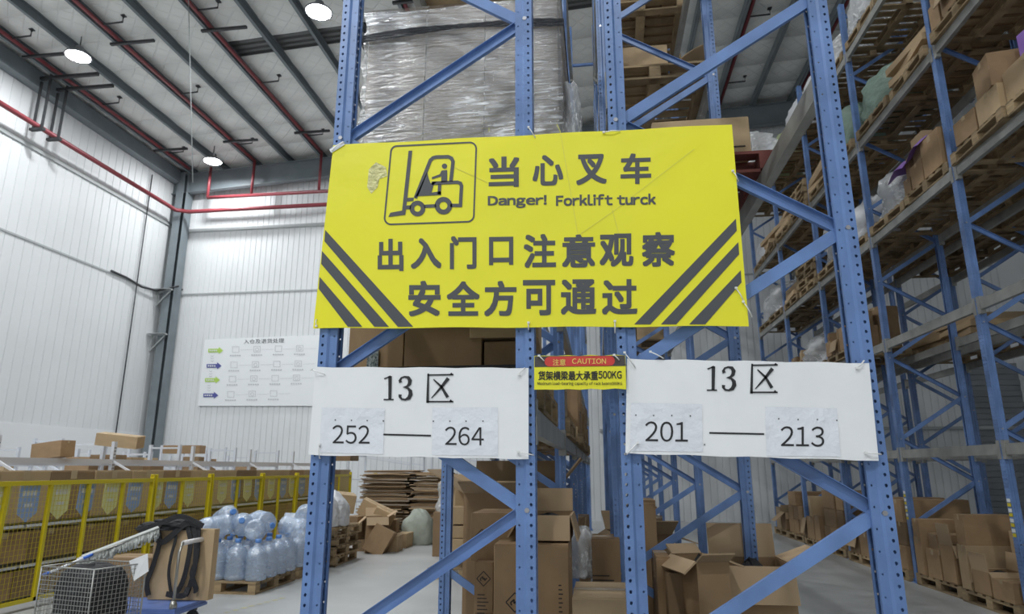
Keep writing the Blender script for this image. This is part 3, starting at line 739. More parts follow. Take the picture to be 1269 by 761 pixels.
for q0_, q1_ in (((.05, -.508, .45), (.3, -.5015, .49)), ((.02, -.508, .60), (.22, -.5015, .63)), ((.3, -.508, .2), (.44, -.5015, .23))): MB().box(q0_, q1_).build('printed_line', PRINT, c1)
bag('clear', xm2 + .46, 4.5, 3.467, (.28, .5, .34), 'clear and orange wrapped bundle beside the printed carton', 1)

# ---------------------------------------------------------------- floor cartons inside the signed racks
def mark(parent, d, cx, cz, s):
    """diamond emblem with a bent stroke, on the -y face of a carton of size d (parent is scaled by d)"""
    b = MB(); y = -.5025
    def P(u, v): return Vector(((cx + u * s) / d[0], y, (cz + v * s) / d[2]))
    def ln(p, q, wd_=.13):
        p = Vector(p); q = Vector(q); t = (q - p).normalized(); n = Vector((-t.y, t.x)) * wd_ / 2
        cs = [p - n, q - n, q + n, p + n]; b.add([P(c.x, c.y) for c in cs], ((0, 1, 2, 3),))
    D_ = [(0, 1), (1, 0), (0, -1), (-1, 0)]
    for k in range(4): ln(D_[k], D_[(k + 1) % 4])
    for p, q in (((-.5, -.05), (-.1, .3)), ((-.1, .3), (-.1, -.1)), ((-.1, -.1), (.15, .1)), ((.15, .1), (.15, -.25)), ((.15, -.25), (.5, .1)), ((-.5, -.05), (-.35, -.3))): ln(p, q, .16)
    b.build('printed_emblem', PRINT, parent)
def lines(parent, d, cx, cz, n, w_, pitch):
    b = MB()
    for k in range(n):
        L_ = w_ * (.6 + .4 * ((k * 7) % 5) / 5)
        b.add([((cx + u) / d[0], -.5025, (cz - k * pitch + v) / d[2]) for u, v in ((0, 0), (L_, 0), (L_, pitch * .3), (0, pitch * .3))], ((0, 1, 2, 3),))
    b.build('printed_lines', PRINT, parent)
def pbox(px0, px1, py0, Y, base, depth, label, kind='k', rz=0, **kw):
    """carton whose front face spans px0..px1 with top edge at py0 at distance Y"""
    x0, x1 = at(px0, py0, Y=Y).x, at(px1, py0, Y=Y).x; zt = at((px0 + px1) / 2, py0, Y=Y).z
    d = (x1 - x0, depth, zt - base)
    return carton((x0 + x1) / 2, Y + depth / 2, base, d, label, rz, kind, 'cartons on the floor of the signed racks', **kw), d
# left rack floor: pallet and big emblem cartons
pallet(xm1 + .1, 4.78, 0, 'wooden pallet on the floor under the emblem cartons', near=True)
o, d = pbox(612, 704, 675, 4.35, .5, .5, 'large carton with a diamond emblem, bottom centre of the view'); mark(o, d, -.10, .2, .056); lines(o, d, .17, .30, 9, .03, .025)
zt1 = .5 + d[2]
o, d2 = pbox(612, 704, 761 + 25, 4.35, .147, .5, 'lower carton beneath the large emblem carton')
o, d = pbox(588, 611, 697, 4.5, .55, .45, 'narrow carton with a small emblem left of the large one'); mark(o, d, .0, .26, .045); lines(o, d, -.04, .16, 6, .08, .022)
o, d = pbox(589, 611, 757, 4.5, .147, .45, 'carton under the narrow emblem carton', tape=False)
o, d = pbox(584, 640, 636, 4.62, at(600, 695, Y=4.62).z, .5, 'dark carton with a small emblem, on top at the left', tape=False); mark(o, d, -.08, .15, .05)
o['label'] = 'upper carton with a small emblem at the left of the stack'
x0, x1, zt = at(645, 640, Y=4.5).x, at(706, 640, Y=4.5).x, at(675, 640, Y=4.5).z
open_carton((x0 + x1) / 2, 4.76, zt1 + .003, (x1 - x0, .5, zt - zt1), 'open carton with raised flaps atop the large emblem carton', 0, angs=(160, 165, 8, 150))
x0, x1, zt = at(586, 636, Y=5.6).x, at(655, 636, Y=5.6).x, at(620, 612, Y=5.6).z
open_carton((x0 + x1) / 2 + .05, 5.95, .0, (.75, .55, zt), 'tall open carton behind the emblem cartons with upright flap', 0, angs=(70, 40, 8, 60))
carton(-.75, 7.0, 0, (.6, .8, .7), 'brown carton on the left rack floor, third from the front', .1, 'k', 'cartons on the left rack floor')
carton(-.5, 8.3, 0, (.6, .8, .95), 'brown carton on the left rack floor, fourth from the front', -.1, 'k', 'cartons on the left rack floor')
carton(-.6, 9.55, 0, (.7, .9, .8), 'brown carton on the left rack floor, fifth from the front', .05, 'k', 'cartons on the left rack floor')
carton(-.7, 11.4, 0, (.7, .9, 1.0), 'brown carton on the left rack floor, farthest back', .05, 'k', 'cartons on the left rack floor')
# gap and middle rack floor
o, d = pbox(709, 797, 741, 3.72, .42, .5, 'bright taped carton at the foot of the third blue upright', 'l')
o, d2 = pbox(709, 797, 741, 3.72, .0, .5, 'carton beneath the bright taped carton'); o.scale = (d2[0], .5, .418)
o, d = pbox(733, 768, 668, 5.1, .35, .4, 'dark brown carton in the gap between the two signed racks'); lines(o, d, -.1, .4, 10, .2, .03)
o, d = pbox(733, 770, 668, 5.1, 0, .4, 'carton supporting the dark one in the rack gap'); o.scale = (d[0], .4, .348)
o, d = pbox(785, 812, 620, 5.75, 0, .5, 'tall upright brown carton behind the third blue upright')
o, d = pbox(813, 830, 690, 4.9, 0, .5, 'narrow brown carton next to the tall upright carton')
bag('clear', at(722, 700, Y=5.3).x, 5.3, at(722, 714, Y=5.3).z, (.22, .3, .35), 'crumpled clear plastic in the gap between the racks', 0)
x0, x1 = at(893, 700, Y=4.9).x, at(984, 700, Y=4.9).x; zt = at(938, 702, Y=4.9).z
open_carton((x0 + x1) / 2, 5.15, 0, (x1 - x0, .5, zt), 'large open carton with black contents, foot of the middle rack', 0, angs=(165, 70, 10, 120))
x0, x1 = at(862, 700, Y=4.6).x, at(890, 700, Y=4.6).x; zt = at(870, 697, Y=4.6).z
open_carton((x0 + x1) / 2 - .02, 4.8, 0, (.22, .4, zt), 'small open carton left of the large black-filled one', .3, angs=(60, 110, 60, 130))
carton(at(845, 715, Y=4.75).x, 4.95, 0, (.2, .3, at(845, 712, Y=4.75).z), 'short brown carton between two open ones on the floor', .05, 'k', 'cartons on the floor of the signed racks')
bag('black', at(835, 690, Y=6.2).x, 6.2, .35, (.6, .5, .3), 'heap of black packing waste on the middle rack floor', 0)
carton(at(835, 690, Y=6.2).x, 6.2, 0, (.7, .6, .35), 'low carton under the heap of black packing waste', .05, 'k', 'cartons on the middle rack floor')
carton(.5, 6.95, 0, (.7, .7, .6), 'brown carton on the middle rack floor, second bay end', .2, 'k', 'cartons on the middle rack floor')
open_carton(.45, 9.2, 0, (.7, .7, .7), 'open brown carton on the middle rack floor, third bay', .2)
carton(.55, 11.3, 0, (.8, .8, .75), 'brown carton on the middle rack floor, fourth bay', -.1, 'k', 'cartons on the middle rack floor')
carton(.6, 13.8, 0, (.8, .9, .8), 'brown carton on the middle rack floor, farthest', .1, 'k', 'cartons on the middle rack floor')

# ---------------------------------------------------------------- signs on the uprights
SY = 2.788
def plate(name, label, cs, m, th=.004, nx=16, ny=8, seed=0, y=SY):
    """thin panel from four corners (pixel corners on the sign plane), with thickness and a slight bow"""
    c = [at(px, py, Y=y) for px, py in cs]; b = MB()            # tl, tr, br, bl
    fr = []; bk = []
    for j in range(ny + 1):
        v = j / ny
        for i in range(nx + 1):
            u = i / nx; p = (c[0] * (1 - u) + c[1] * u) * (1 - v) + (c[3] * (1 - u) + c[2] * u) * v
            e = .0022 * math.sin(u * 23 + seed) if j in (0, ny) else 0
            fr.append((p.x, p.y, p.z + e)); bk.append((p.x, p.y + th, p.z + e))
    n = nx + 1; b.v = fr + bk; N_ = len(fr)
    for j in range(ny):
        for i in range(nx):
            q = [j * n + i, (j + 1) * n + i, (j + 1) * n + i + 1, j * n + i + 1]; b.f.append(q); b.f.append([k + N_ for k in q[::-1]])
    bd = [i for i in range(n)] + [j * n + nx for j in range(1, ny + 1)] + [ny * n + i for i in range(nx - 1, -1, -1)] + [j * n for j in range(ny - 1, 0, -1)]
    for k in range(len(bd)): a, e = bd[k], bd[(k + 1) % len(bd)]; b.f.append([a, e, e + N_, a + N_])
    b.m = [0] * len(b.f); b.sm = [False] * len(b.f)
    return tag(b.build(name, m), label, 'sign')
def flat(name, polys, m, parent, y, quads=True):
    b = MB()
    for pl in polys:
        vs_ = [at(px, py, Y=y) for px, py in pl]; b.add(vs_, [list(range(len(pl)))])
    return b.build(name, m, parent)
def ribbon(pts, wd, closed=False):
    """list of quads along a pixel polyline with width (or widths)"""
    n = len(pts); ws = wd if isinstance(wd, (list, tuple)) else [wd] * n; L_ = []; R_ = []
    for i, p in enumerate(pts):
        a = pts[(i - 1) % n] if (closed or i > 0) else p; c = pts[(i + 1) % n] if (closed or i < n - 1) else p
        t1 = Vector((p[0] - a[0], p[1] - a[1])); t2 = Vector((c[0] - p[0], c[1] - p[1]))
        if t1.length: t1.normalize()
        if t2.length: t2.normalize()
        t = (t1 + t2)
        if t.length < 1e-6: t = t1
        t.normalize(); nn = Vector((-t.y, t.x)); k = 1
        if t1.length and t2.length: k = 1 / max(.4, nn.dot(Vector((-t1.y, t1.x))))
        L_.append((p[0] + nn.x * ws[i] / 2 * k, p[1] + nn.y * ws[i] / 2 * k)); R_.append((p[0] - nn.x * ws[i] / 2 * k, p[1] - nn.y * ws[i] / 2 * k))
    rng_ = range(n if closed else n - 1)
    return [[L_[i], L_[(i + 1) % n], R_[(i + 1) % n], R_[i]] for i in rng_]
def arc(cx, cy, r, a0, a1, n=10, ry=None):
    return [(cx + r * math.cos(math.radians(a0 + (a1 - a0) * k / n)), cy + (ry or r) * math.sin(math.radians(a0 + (a1 - a0) * k / n))) for k in range(n + 1)]
def text(s, cx, cy, wpx, hpx, m, parent, y, bold=0., slope=0., name='lettering'):
    """letters centred on pixel (cx,cy), wpx by hpx as seen, on the plane at distance y"""
    me = wide(s) if s[0] < '~' else glyph(s, 0)
    if bold:                                            # heavier weight: overlapping copies of the outline
        vv = [v.co.copy() for v in me.vertices]; ff = [list(q.vertices) for q in me.polygons]; V_, F_ = [], []
        for k, (ex, ey) in enumerate(((-1, -1), (0, -1), (1, -1), (1, 0), (1, 1), (0, 1), (-1, 1), (-1, 0))):
            n_ = len(V_); V_ += [(v.x + bold * ex, v.y + bold * ey, k * .00006) for v in vv]; F_ += [[i + n_ for i in f] for f in ff]
        me = bpy.data.meshes.new('lettering'); me.from_pydata(V_, [], F_)
    xs = [v.co.x for v in me.vertices]; ys = [v.co.y for v in me.vertices]
    x0, x1, y0, y1 = min(xs), max(xs), min(ys), max(ys)
    for v in me.vertices:
        u = (v.co.x - x0) / (x1 - x0) - .5; w_ = (v.co.y - y0) / (y1 - y0) - .5
        v.co = at(cx + u * wpx, cy - w_ * hpx + u * wpx * slope, Y=y - v.co.z)
    me.materials.clear(); me.materials.append(m); me.name = name
    return link(name, me, parent)

yel = plate('warning_sign', 'large yellow forklift warning sign tied across the blue uprights', [(413, 180), (907, 154), (928, 404), (388, 407)], YEL, nx=30, ny=10)
ty = SY - .0016
S1 = -.045; S2 = -.02; S3 = -.006
for ch, cx, cy in (('当', 624.5, 213), ('心', 679, 211), ('叉', 733, 210), ('车', 788, 209)): text(ch, cx, cy, 38, 38, CHAR, yel, ty, .028, -.03)
text('Danger!', 641, 250, 73, 15.5, CHAR, yel, ty, .032, -.015); text('Forklift turck', 751, 247.5, 124, 14, CHAR, yel, ty, .032, -.015)
for ch, cx, cy, w_, h_ in (('出', 484, 316, 32, 40), ('入', 528, 314, 38, 38), ('门', 574, 313, 33, 41), ('口', 621, 311, 30, 35), ('注', 669, 311, 40, 42), ('意', 717, 311, 41, 41), ('观', 764, 310, 42, 41), ('察', 816, 309, 41, 43)): text(ch, cx, cy, w_, h_, CHAR, yel, ty, .03, -.012)
for ch, cx, cy, w_, h_ in (('安', 526, 370, 40, 44), ('全', 574, 370, 41, 43), ('方', 620, 370, 40, 44), ('可', 668, 369, 40, 44), ('通', 717, 368, 44, 44), ('过', 768, 368, 44, 44)): text(ch, cx, cy, w_, h_, CHAR, yel, ty, .03, -.006)
for q in ([(403, 285), (402, 299), (493, 405), (512, 405)], [(399, 311), (398, 327), (464, 405), (482, 405)], [(396, 343), (395, 358), (431, 405), (449, 405)],
          [(912, 271), (913, 286), (806, 402), (786, 402)], [(915, 300), (916, 315), (838, 402), (819, 402)], [(918, 335), (919, 350), (874, 402), (854, 402)]): flat('stripe', [q], CHAR, yel, ty)
# forklift pictogram
def K(pts): return [(470 + x / 6.085, 165 + y / 6.085) for x, y in pts]
k = 1 / 6.085
bd = []
for cx, cy, a0 in ((135, 145, 180), (683, 118, 270), (665, 620, 0), (88, 640, 90)):
    bd += arc(cx, cy, 48, a0, a0 + 90, 8)
flat('pictogram_border', ribbon(K(bd), 2.0, True), CHAR, yel, ty)
pg = []
pg += [K([(221, 133), (249, 132), (212, 488), (262, 486), (256, 512), (208, 516), (205, 546), (240, 543), (236, 574), (202, 574), (196, 616), (68, 632), (84, 600), (172, 584)])]
pg += ribbon(K([(272, 490), (385, 205), (405, 187), (430, 180), (520, 178), (545, 190), (556, 215), (540, 365)]), 27 * k)
pg += [K([(268, 490), (362, 290), (372, 340), (388, 380), (410, 366), (436, 366), (412, 384), (394, 448), (466, 438), (466, 466), (284, 476)])]
pg += ribbon(K([(395, 378), (590, 370), (612, 378), (620, 398), (612, 545), (536, 545)]), 26 * k)
pg += ribbon(K([(456, 385), (452, 462)]), 26 * k)
pg += ribbon(K([(338, 552), (428, 548)]), 25 * k)
pg += [K([(470, 282), (512, 278), (512, 368), (466, 372), (468, 326), (398, 348), (396, 332), (456, 310)])]
pg.append(K(arc(492, 249, 20, 0, 342, 18)))
pg += ribbon(K(arc(484, 547, 48, 0, 345, 23)), 36 * k, True)
pg += ribbon(K(arc(288, 568, 42, 0, 345, 23)), 34 * k, True)
flat('forklift_pictogram', pg, CHAR, yel, ty - .0004)
# torn, scuffed patch and tape near the pictogram
flat('scuff', [[(455, 232), (457, 210), (466, 201), (478, 207), (480, 218), (470, 222), (468, 232), (460, 240)]], mat('scuffed_yellow', (.78, .74, .32), .35, noise=.3, nscale=40, bump=1, bscale=40), yel, ty)
def tie(parent, px, py, qx, qy, y=SY - .006):
    p, q = at(px, py, Y=y), at(qx, qy, Y=y); b = MB(); m_ = (p + q) / 2 + Vector((0, -.008, 0))
    b.tube([p + Vector((0, .012, 0)), p, m_, q, q + Vector((0, .012, 0))], .0026, 6); b.box(tuple(p - Vector((.005, .006, .004))), tuple(p + Vector((.005, .003, .004)))); return b.build('cable_tie', TIE, parent)
for a in ((412, 186, 426, 176), (655, 158, 663, 170), (748, 164, 768, 162), (908, 212, 915, 224), (912, 357, 921, 372), (392, 404, 392, 396), (655, 400, 655, 408), (762, 398, 762, 412), (921, 374, 932, 392)): tie(yel, *a)
b = MB(); p = at(412, 185, Y=SY - .004); b.bar(p + Vector((-.01, 0, -.01)), p + Vector((.055, 0, .03)), .022, .002); b.build('tape_patch', PAPER, yel)
def crease(parent, pts, m, y):
    flat('crease', ribbon(pts, .7), m, parent, y)
CREASE = mat('crease_olive', (.74, .70, .10), .5)
for pts in ([(606, 158), (606, 163)], [(690, 154), (694, 162), (716, 290)], [(756, 250), (775, 320)], [(716, 292), (760, 262), (860, 185)], [(604, 226), (560, 206)]): crease(yel, pts, CREASE, ty)

# white notices
def notice(label, cs, papers, num, nums, dash, dots, y, sl, extra=()):
    s = plate('area_notice', label, cs, WHT, nx=12, ny=6, y=y, seed=2); y1 = y - .0016; y2 = y1 - .0014
    for q in papers: flat('paper_sleeve', [q], PAPER, s, y1)
    ox, oy, k_ = num                             # origin and scale of the hand-set heading
    def H(pts): return [(ox + x * k_, oy + y_ * k_) for x, y_ in pts]
    # 1
    g = ribbon(H([(236, 142), (234, 300)]), [24 * k_, 20 * k_]) + ribbon(H([(192, 300), (260, 300)]), 9 * k_) + ribbon(H([(196, 160), (218, 152), (240, 143)]), [8 * k_, 9 * k_, 12 * k_])
    # 3
    u = H([(308, 186), (302, 172), (312, 154), (334, 147), (358, 152), (370, 172), (366, 196), (350, 212), (332, 217), (356, 224), (372, 242), (374, 266), (362, 290), (338, 301), (314, 297), (302, 282), (304, 266)])
    w3 = [v * k_ for v in (23, 17, 12, 12, 20, 26, 23, 14, 10, 14, 24, 28, 24, 13, 12, 17, 23)]
    g += ribbon(u, w3)
    flat('heading_number', g, INK, s, y2)
    g = ribbon(H([(493, 125), (488, 322)]), [12 * k_, 18 * k_]) + ribbon(H([(490, 135), (662, 132)]), 10 * k_) + [H([(640, 128), (648, 118), (664, 136), (640, 136)])] + ribbon(H([(484, 314), (662, 314)]), 10 * k_) + [H([(636, 310), (644, 298), (662, 318), (636, 318)])]
    g += ribbon(H([(628, 156), (580, 218), (514, 291)]), [24 * k_, 17 * k_, 6 * k_]) + ribbon(H([(528, 164), (580, 212), (624, 285)]), [8 * k_, 15 * k_, 22 * k_])
    flat('heading_character', g, INK, s, y2 - .0004)
    for (t_, cx, cy, w_, h_) in nums: text(t_, cx, cy, w_, h_, INK, s, y2, 0, sl, name='number')
    flat('dash', ribbon(dash, 2.2), INK, s, y1)
    for i, (dx_, dy_) in enumerate(dots): flat('dot', [arc(dx_, dy_, .9, 0, 330, 8)], INK, s, y2)
    return s
n1 = notice('white notice reading 13 and 252 to 264 on the left rack', [(391, 455), (655, 456), (655, 569), (382, 564)],
            [[(399, 505), (477, 506), (475, 563), (396, 561)], [(536, 505), (617, 505), (617, 565), (535, 564)]],
            (440, 440, 1 / 5.435), [('252', 435, 538.5, 46, 23), ('264', 575.5, 540.5, 48, 23)], [(475, 538.5), (534, 540)],
            [(415.5, 520.5), (435.5, 521), (455, 521.3), (475, 521.8), (537, 522), (557.5, 522), (577.5, 522), (598.5, 522)], SY - .001, .012)
for a in ((386, 458, 402, 464), (643, 464, 650, 456), (642, 560, 661, 564), (396, 551, 396, 568)): tie(n1, *a, y=SY - .008)
n2 = notice('white notice reading 13 and 201 to 213 on the middle rack', [(777, 445), (1077, 450), (1089, 571), (775, 562)],
            [[(782, 499), (870, 501), (871, 560), (781, 559)], [(948, 504), (1037, 506), (1042, 566), (950, 565)]],
            (840, 427.5, 1 / 5.35), [('201', 826, 535, 53, 25), ('213', 994.5, 541, 54, 25)], [(879, 536.5), (947, 538)],
            [(788, 514.5), (810, 515), (832.5, 515), (855.5, 515.5), (873, 551), (965, 519), (989, 520), (1013, 520), (1037, 521)], SY - .001, .012)
for a in ((774, 437, 787, 455), (1062, 456, 1071, 447), (1073, 561, 1092, 563), (790, 549, 777, 563), (806, 436, 822, 444)): tie(n2, *a, y=SY - .008)
# caution plate
sy3 = SY - .016
ca = plate('caution_plate', 'small red, black and yellow load-limit caution plate between the uprights', [(662, 441), (775, 440), (776, 482), (662, 483)], YEL, nx=8, ny=4, y=sy3, th=.002)
flat('caution_band', [[(662.5, 441.5), (774.5, 440.5), (775, 453.5), (662.5, 455)]], DKSIGN, ca, sy3 - .0012)
flat('caution_oval', [arc(681, 448.2, 6.2, 90, 270, 8) + arc(756, 447.2, 6.0, -90, 90, 8)], REDP, ca, sy3 - .0024)
text('注意', 693, 449, 16, 8, GOLD, ca, sy3 - .0036, .01); text('CAUTION', 730, 447.6, 42, 6.5, GOLD, ca, sy3 - .0036, .01)
text('货架横梁最大承重', 704, 465.5, 74, 11.5, INK, ca, sy3 - .0024, .022); text('500KG', 756, 464.5, 29, 9.5, INK, ca, sy3 - .0024, .02)
text('Maximum load-bearing capacity of rack beams500KG', 718.5, 475.7, 105, 5, INK, ca, sy3 - .0024, .012)
tie(ca, 668, 441, 674, 447, y=sy3 - .006); tie(ca, 761, 440, 767, 446, y=sy3 - .006)

# ---------------------------------------------------------------- poster on the back wall
py_ = YB - .06
po = plate('wall_poster', 'white flow-chart poster with green and navy arrows on back wall', [(254, 421), (400, 415), (398, 503), (245, 503)], POST, y=py_, th=.03, nx=6, ny=4)
p1 = py_ - .012
text('入仓及退货处理', 327, 422.7, 50, 5.5, GREYI if False else CHAR, po, p1, .0, -.03)
for i, (px, py, m_) in enumerate(((258, 434.5, LIME), (256, 453.5, NAVY), (254, 471, LIME), (252, 490, NAVY))):
    flat('arrow', [[(px, py - 2.2), (px + 13, py - 2.4), (px + 13, py - 4.6), (px + 18.5, py), (px + 13, py + 4.2), (px + 13, py + 2.2), (px, py + 2.4)]], m_, po, p1)
    flat('arrow_print', [[(px + 1.5 + k * 2.6, py - 1), (px + 3.2 + k * 2.6, py - 1), (px + 3.2 + k * 2.6, py + .9), (px + 1.5 + k * 2.6, py + .9)] for k in range(4)], PWHITE, po, p1 - .012)
    for k in range(4 if i < 3 else 3):
        g = []; cx = px + 34 + k * 26.5; cy = py - .8 - k * .5
        g += ribbon([(cx - 4, cy - 4), (cx + 4, cy - 4), (cx + 4, cy + 3), (cx - 4, cy + 3)], .5, True)
        if k % 2: g += ribbon(arc(cx, cy, 2, 0, 330, 8), .5, True)
        for q in range(5): g.append([(cx - 7 + q * 2.8, cy + 6), (cx - 5 + q * 2.8, cy + 6), (cx - 5 + q * 2.8, cy + 7.6), (cx - 7 + q * 2.8, cy + 7.6)])
        g += ribbon([(cx + 6, cy), (cx + 21, cy - .4)], .3)
        flat('flow_chart_icon', g, GREYI, po, p1)
    g = []
    if i < 3:
        for q in range(3): g += ribbon([(px + 3, py + 6 + q * 3.2), (px + 5, py + 7.2 + q * 3.2), (px + 7, py + 6 + q * 3.2)], .6)
        flat('chevrons', g, GREYI, po, p1)

# ---------------------------------------------------------------- yellow fence, pennants
FX = -6.3; FH = 1.37
uy = [5.9, 6.55, 7.13, 7.72, 8.33, 8.93, 9.63, 10.35, 11.2, 12.05, 12.75, 13.5, 14.3, 15.1, 15.85, 16.6]
panels = [(5.9, 8.93), (8.97, 10.35), (10.39, 12.05), (12.09, 13.5), (13.54, 15.1), (15.14, 16.6)]
for i, (y0, y1) in enumerate(panels):
    t = thing('mesh_fence', 'yellow mesh fence section, ' + ['nearest and longest', 'second from the near end', 'third from the near end', 'fourth from the near end', 'fifth from the near end', 'farthest from the camera'][i], 'fence', (FX, y0, 0), group='yellow mesh fence')
    L_ = y1 - y0
    for yy in [0, L_] : MB().box((-.03, yy - .03 if yy else 0, 0), (.03, yy if yy else .03, FH + (.04 if 1 else 0))).tube([(0, (yy - .015) if yy else .015, FH + .04), (0, (yy - .015) if yy else .015, FH + .055)], .03, 8).build('post', FENCE, t)
    for u in uy:
        if y0 + .2 < u < y1 - .2: MB().box((-.02, u - y0 - .02, .08), (.02, u - y0 + .02, FH - .02)).build('upright', FENCE, t)
    MB().box((-.025, .02, FH - .05), (.025, L_ - .02, FH)).build('top_rail', FENCE, t); MB().box((-.02, .02, .08), (.02, L_ - .02, .12)).build('bottom_rail', FENCE, t)
    b = MB(); yy = .05
    while yy < L_ - .03: b.bar((-.003, yy, .1), (-.003, yy, FH - .03), .003, .003); yy += .055
    zz = .15
    while zz < FH - .05: b.bar((.002, .03, zz), (.002, L_ - .03, zz), .003, .003, (1, 0, 0)); zz += .055
    o = b.build('wire_mesh', FENCE, t); o['kind'] = 'stuff'
# return leg of the fence at its far end
t = thing('fence_post', 'lone yellow post beyond the far end of the mesh fence', 'post', (-5.75, 16.9, 0)); MB().box((-.04, -.04, 0), (.04, .04, FH + .03)).build('post', FENCE, t); MB().box((-.08, -.08, 0), (.08, .08, .01)).build('base_plate', FENCE, t)
pens = [(6.5, 'y'), (6.88, 'b'), (7.33, 'y'), (7.74, 'b'), (8.17, 'y'), (8.62, 'b'), (9.08, 'y'), (9.42, 'b'), (9.85, 'y'), (10.78, 'y'), (11.2, 'b'), (11.6, 'y'), (12.02, 'b'), (12.5, 'y'), (13.0, 'b'), (13.4, 'y'), (13.85, 'b')]
for i, (y, c) in enumerate(pens):
    b = MB(); w_ = .13; t_ = .003; h_ = .40
    pr = [(-w_, 0), (w_, 0), (w_, -h_ + .1), (0, -h_), (-w_, -h_ + .1)]
    b.loft([[(-t_, u, v) for u, v in pr], [t_, ] and [(t_, u, v) for u, v in pr]], True, 0, True, smooth=False)
    nb = sum(1 for q in pens[:i + 1] if q[1] == c)
    o = tag(b.build('pennant', PBLUE if c == 'b' else PYEL), ('blue' if c == 'b' else 'yellow') + ' pointed pennant hanging behind the fence, %s %s one from the near end' % (ORD[nb - 1], 'blue' if c == 'b' else 'yellow'), 'pennant', 'pennants on the yellow fence')
    o.location = (FX - .03, y, FH - .045); o.rotation_euler = (R.uniform(-.06, .06), 0, R.uniform(-.06, .06))
    g = MB()
    for k in range(4): g.box((t_ + .0005, -.09 + k * .048, -.115), (t_ + .002, -.055 + k * .048, -.06))
    for k in range(3): g.box((t_ + .0005, -.05 + k * .036, -.235), (t_ + .002, -.022 + k * .036, -.20))
    g.build('lettering', PWHITE, o)

# ---------------------------------------------------------------- cartons on shelves behind the fence
BX = -6.95
for row, (z0, z1, dy) in enumerate(((.02, .36, .62), (.42, .80, .66), (.86, 1.49, .72))):
    y = 5.4; k = 0
    while y < 17:
        d = (.5, dy - .012, z1 - z0 - .01)
        carton(BX + R.uniform(-.015, .015), y + dy / 2, z0 + .035, (d[0], d[1], d[2] - .035), 'brown carton, %s from the near end, %s row behind the yellow fence' % (ORD[k], ('bottom', 'middle', 'top')[row]), R.uniform(-.01, .01), 'l' if row == 2 and k % 3 else 'k', 'cartons in rows behind the fence', tape=y < 11); y += dy; k += 1
# pale metal shelving behind the fence
def shelving(label, x, y0, n, L_, ztop, zb, W_=.6, levels=(.0, .4, .84), front=True):
    t = thing('metal_shelving', label, 'shelving', (x, y0, 0), group='pale metal shelving')
    for k in range(n + 1):
        for xx in ((0, W_) if front else (0,)):
            b = MB(); b.box((xx - .025, k * L_ - .03, 0), (xx + .025, k * L_ + .03, ztop))
            for q in range(int(ztop / .05)): 
                if y0 + k * L_ < 10 and q > 28: b.box((xx + .0255, k * L_ - .018, q * .05), (xx + .0265, k * L_ - .006, q * .05 + .02), 1); b.box((xx + .0255, k * L_ + .006, q * .05), (xx + .0265, k * L_ + .018, q * .05 + .02), 1)
            b.build('post', [SHELF, STEELD], t)
        MB().bar((0, k * L_, zb - .02), (W_, k * L_, zb - .3), .03, .02).build('side_brace', SHELF, t)
        if front: MB().bar((0, k * L_, ztop - .06), (W_, k * L_, ztop - .06), .03, .03).build('top_tie', SHELF, t)
    for k in range(n):
        for xx in ((0, W_) if front else (0,)): MB().box((xx - .02, k * L_ + .03, zb - .07), (xx + .02, (k + 1) * L_ - .03, zb)).build('beam', SHELF, t)
        for lz in levels[1:]: MB().box((-.02, k * L_ + .03, lz), (W_ + .02, (k + 1) * L_ - .03, lz + .03)).build('shelf', SHELF, t)
    return t
shelving('pale metal shelving holding the carton rows behind the fence', -7.27, 5.3, 6, 2.0, 1.9, 1.64, W_=.56, levels=(0, .385, .835), front=False)
for x, y0, n, zt in ((-8.6, 6.0, 5, 1.95), (-9.9, 7.0, 5, 1.85), (-11.3, 8.2, 5, 2.1), (-12.8, 8.8, 5, 1.95)):
    shelving('pale metal shelving, %s row behind the carton rows' % {-8.6: 'first', -9.9: 'second', -11.3: 'third', -12.8: 'fourth and farthest'}[x], x, y0, n, 2.0, zt, 1.62, levels=(0, .5, 1.05))
shelving('pale metal shelving before the back wall, behind the cardboard stack', -7.0, 18.2, 1, 1.4, 2.0, 1.9, W_=1.8, levels=(0, .6, 1.2))
shelving('pale metal shelving before the back wall, left of the uprights', -4.6, 18.2, 1, 1.4, 2.0, 1.9, W_=1.8, levels=(0, .6, 1.2))
def pcart(px0, px1, py0, py1, Y, depth, label, rz=0, tilt=None, kind='l', **kw):
    a, c = at(px0, py0, Y=Y), at(px1, py1, Y=Y)
    return carton((a.x + c.x) / 2, Y + depth / 2, c.z, (c.x - a.x, depth, a.z - c.z), label, rz, kind, None, tilt=tilt, **kw)
pcart(120, 164, 538, 553, 9.6, .25, 'light carton lying tilted on the pale shelving near the column', .2, (.12, .1))
pcart(36, 82, 548, 568, 8.3, .2, 'brown carton on the pale shelving at the far left', -.25, (0, -.08), kind='k')
pcart(203, 245, 552, 562, 15.5, .3, 'small open carton on the shelving below the column', .1, kind='k')
pcart(404, 434, 562, 571, 16.5, .6, 'flat carton on shelving just right of the left upright', 0, kind='k')
for r_i, (x, y0) in enumerate(((-8.3, 6), (-9.6, 7), (-11, 8.2), (-12.5, 8.8))):
    for k in range(8, 19):
        y = y0 + k * .5
        if y > y0 + 9.7 or R.random() < .7: continue
        carton(x, y + .02, 1.08, (R.uniform(.3, .46), R.uniform(.28, .4), R.uniform(.5, .72)), 'small carton %s along the %s pale shelving row behind the fence' % (ORD[k], ORD[r_i]), R.uniform(-.1, .1), R.choice('kl'), 'small cartons on pale shelving', tape=False)
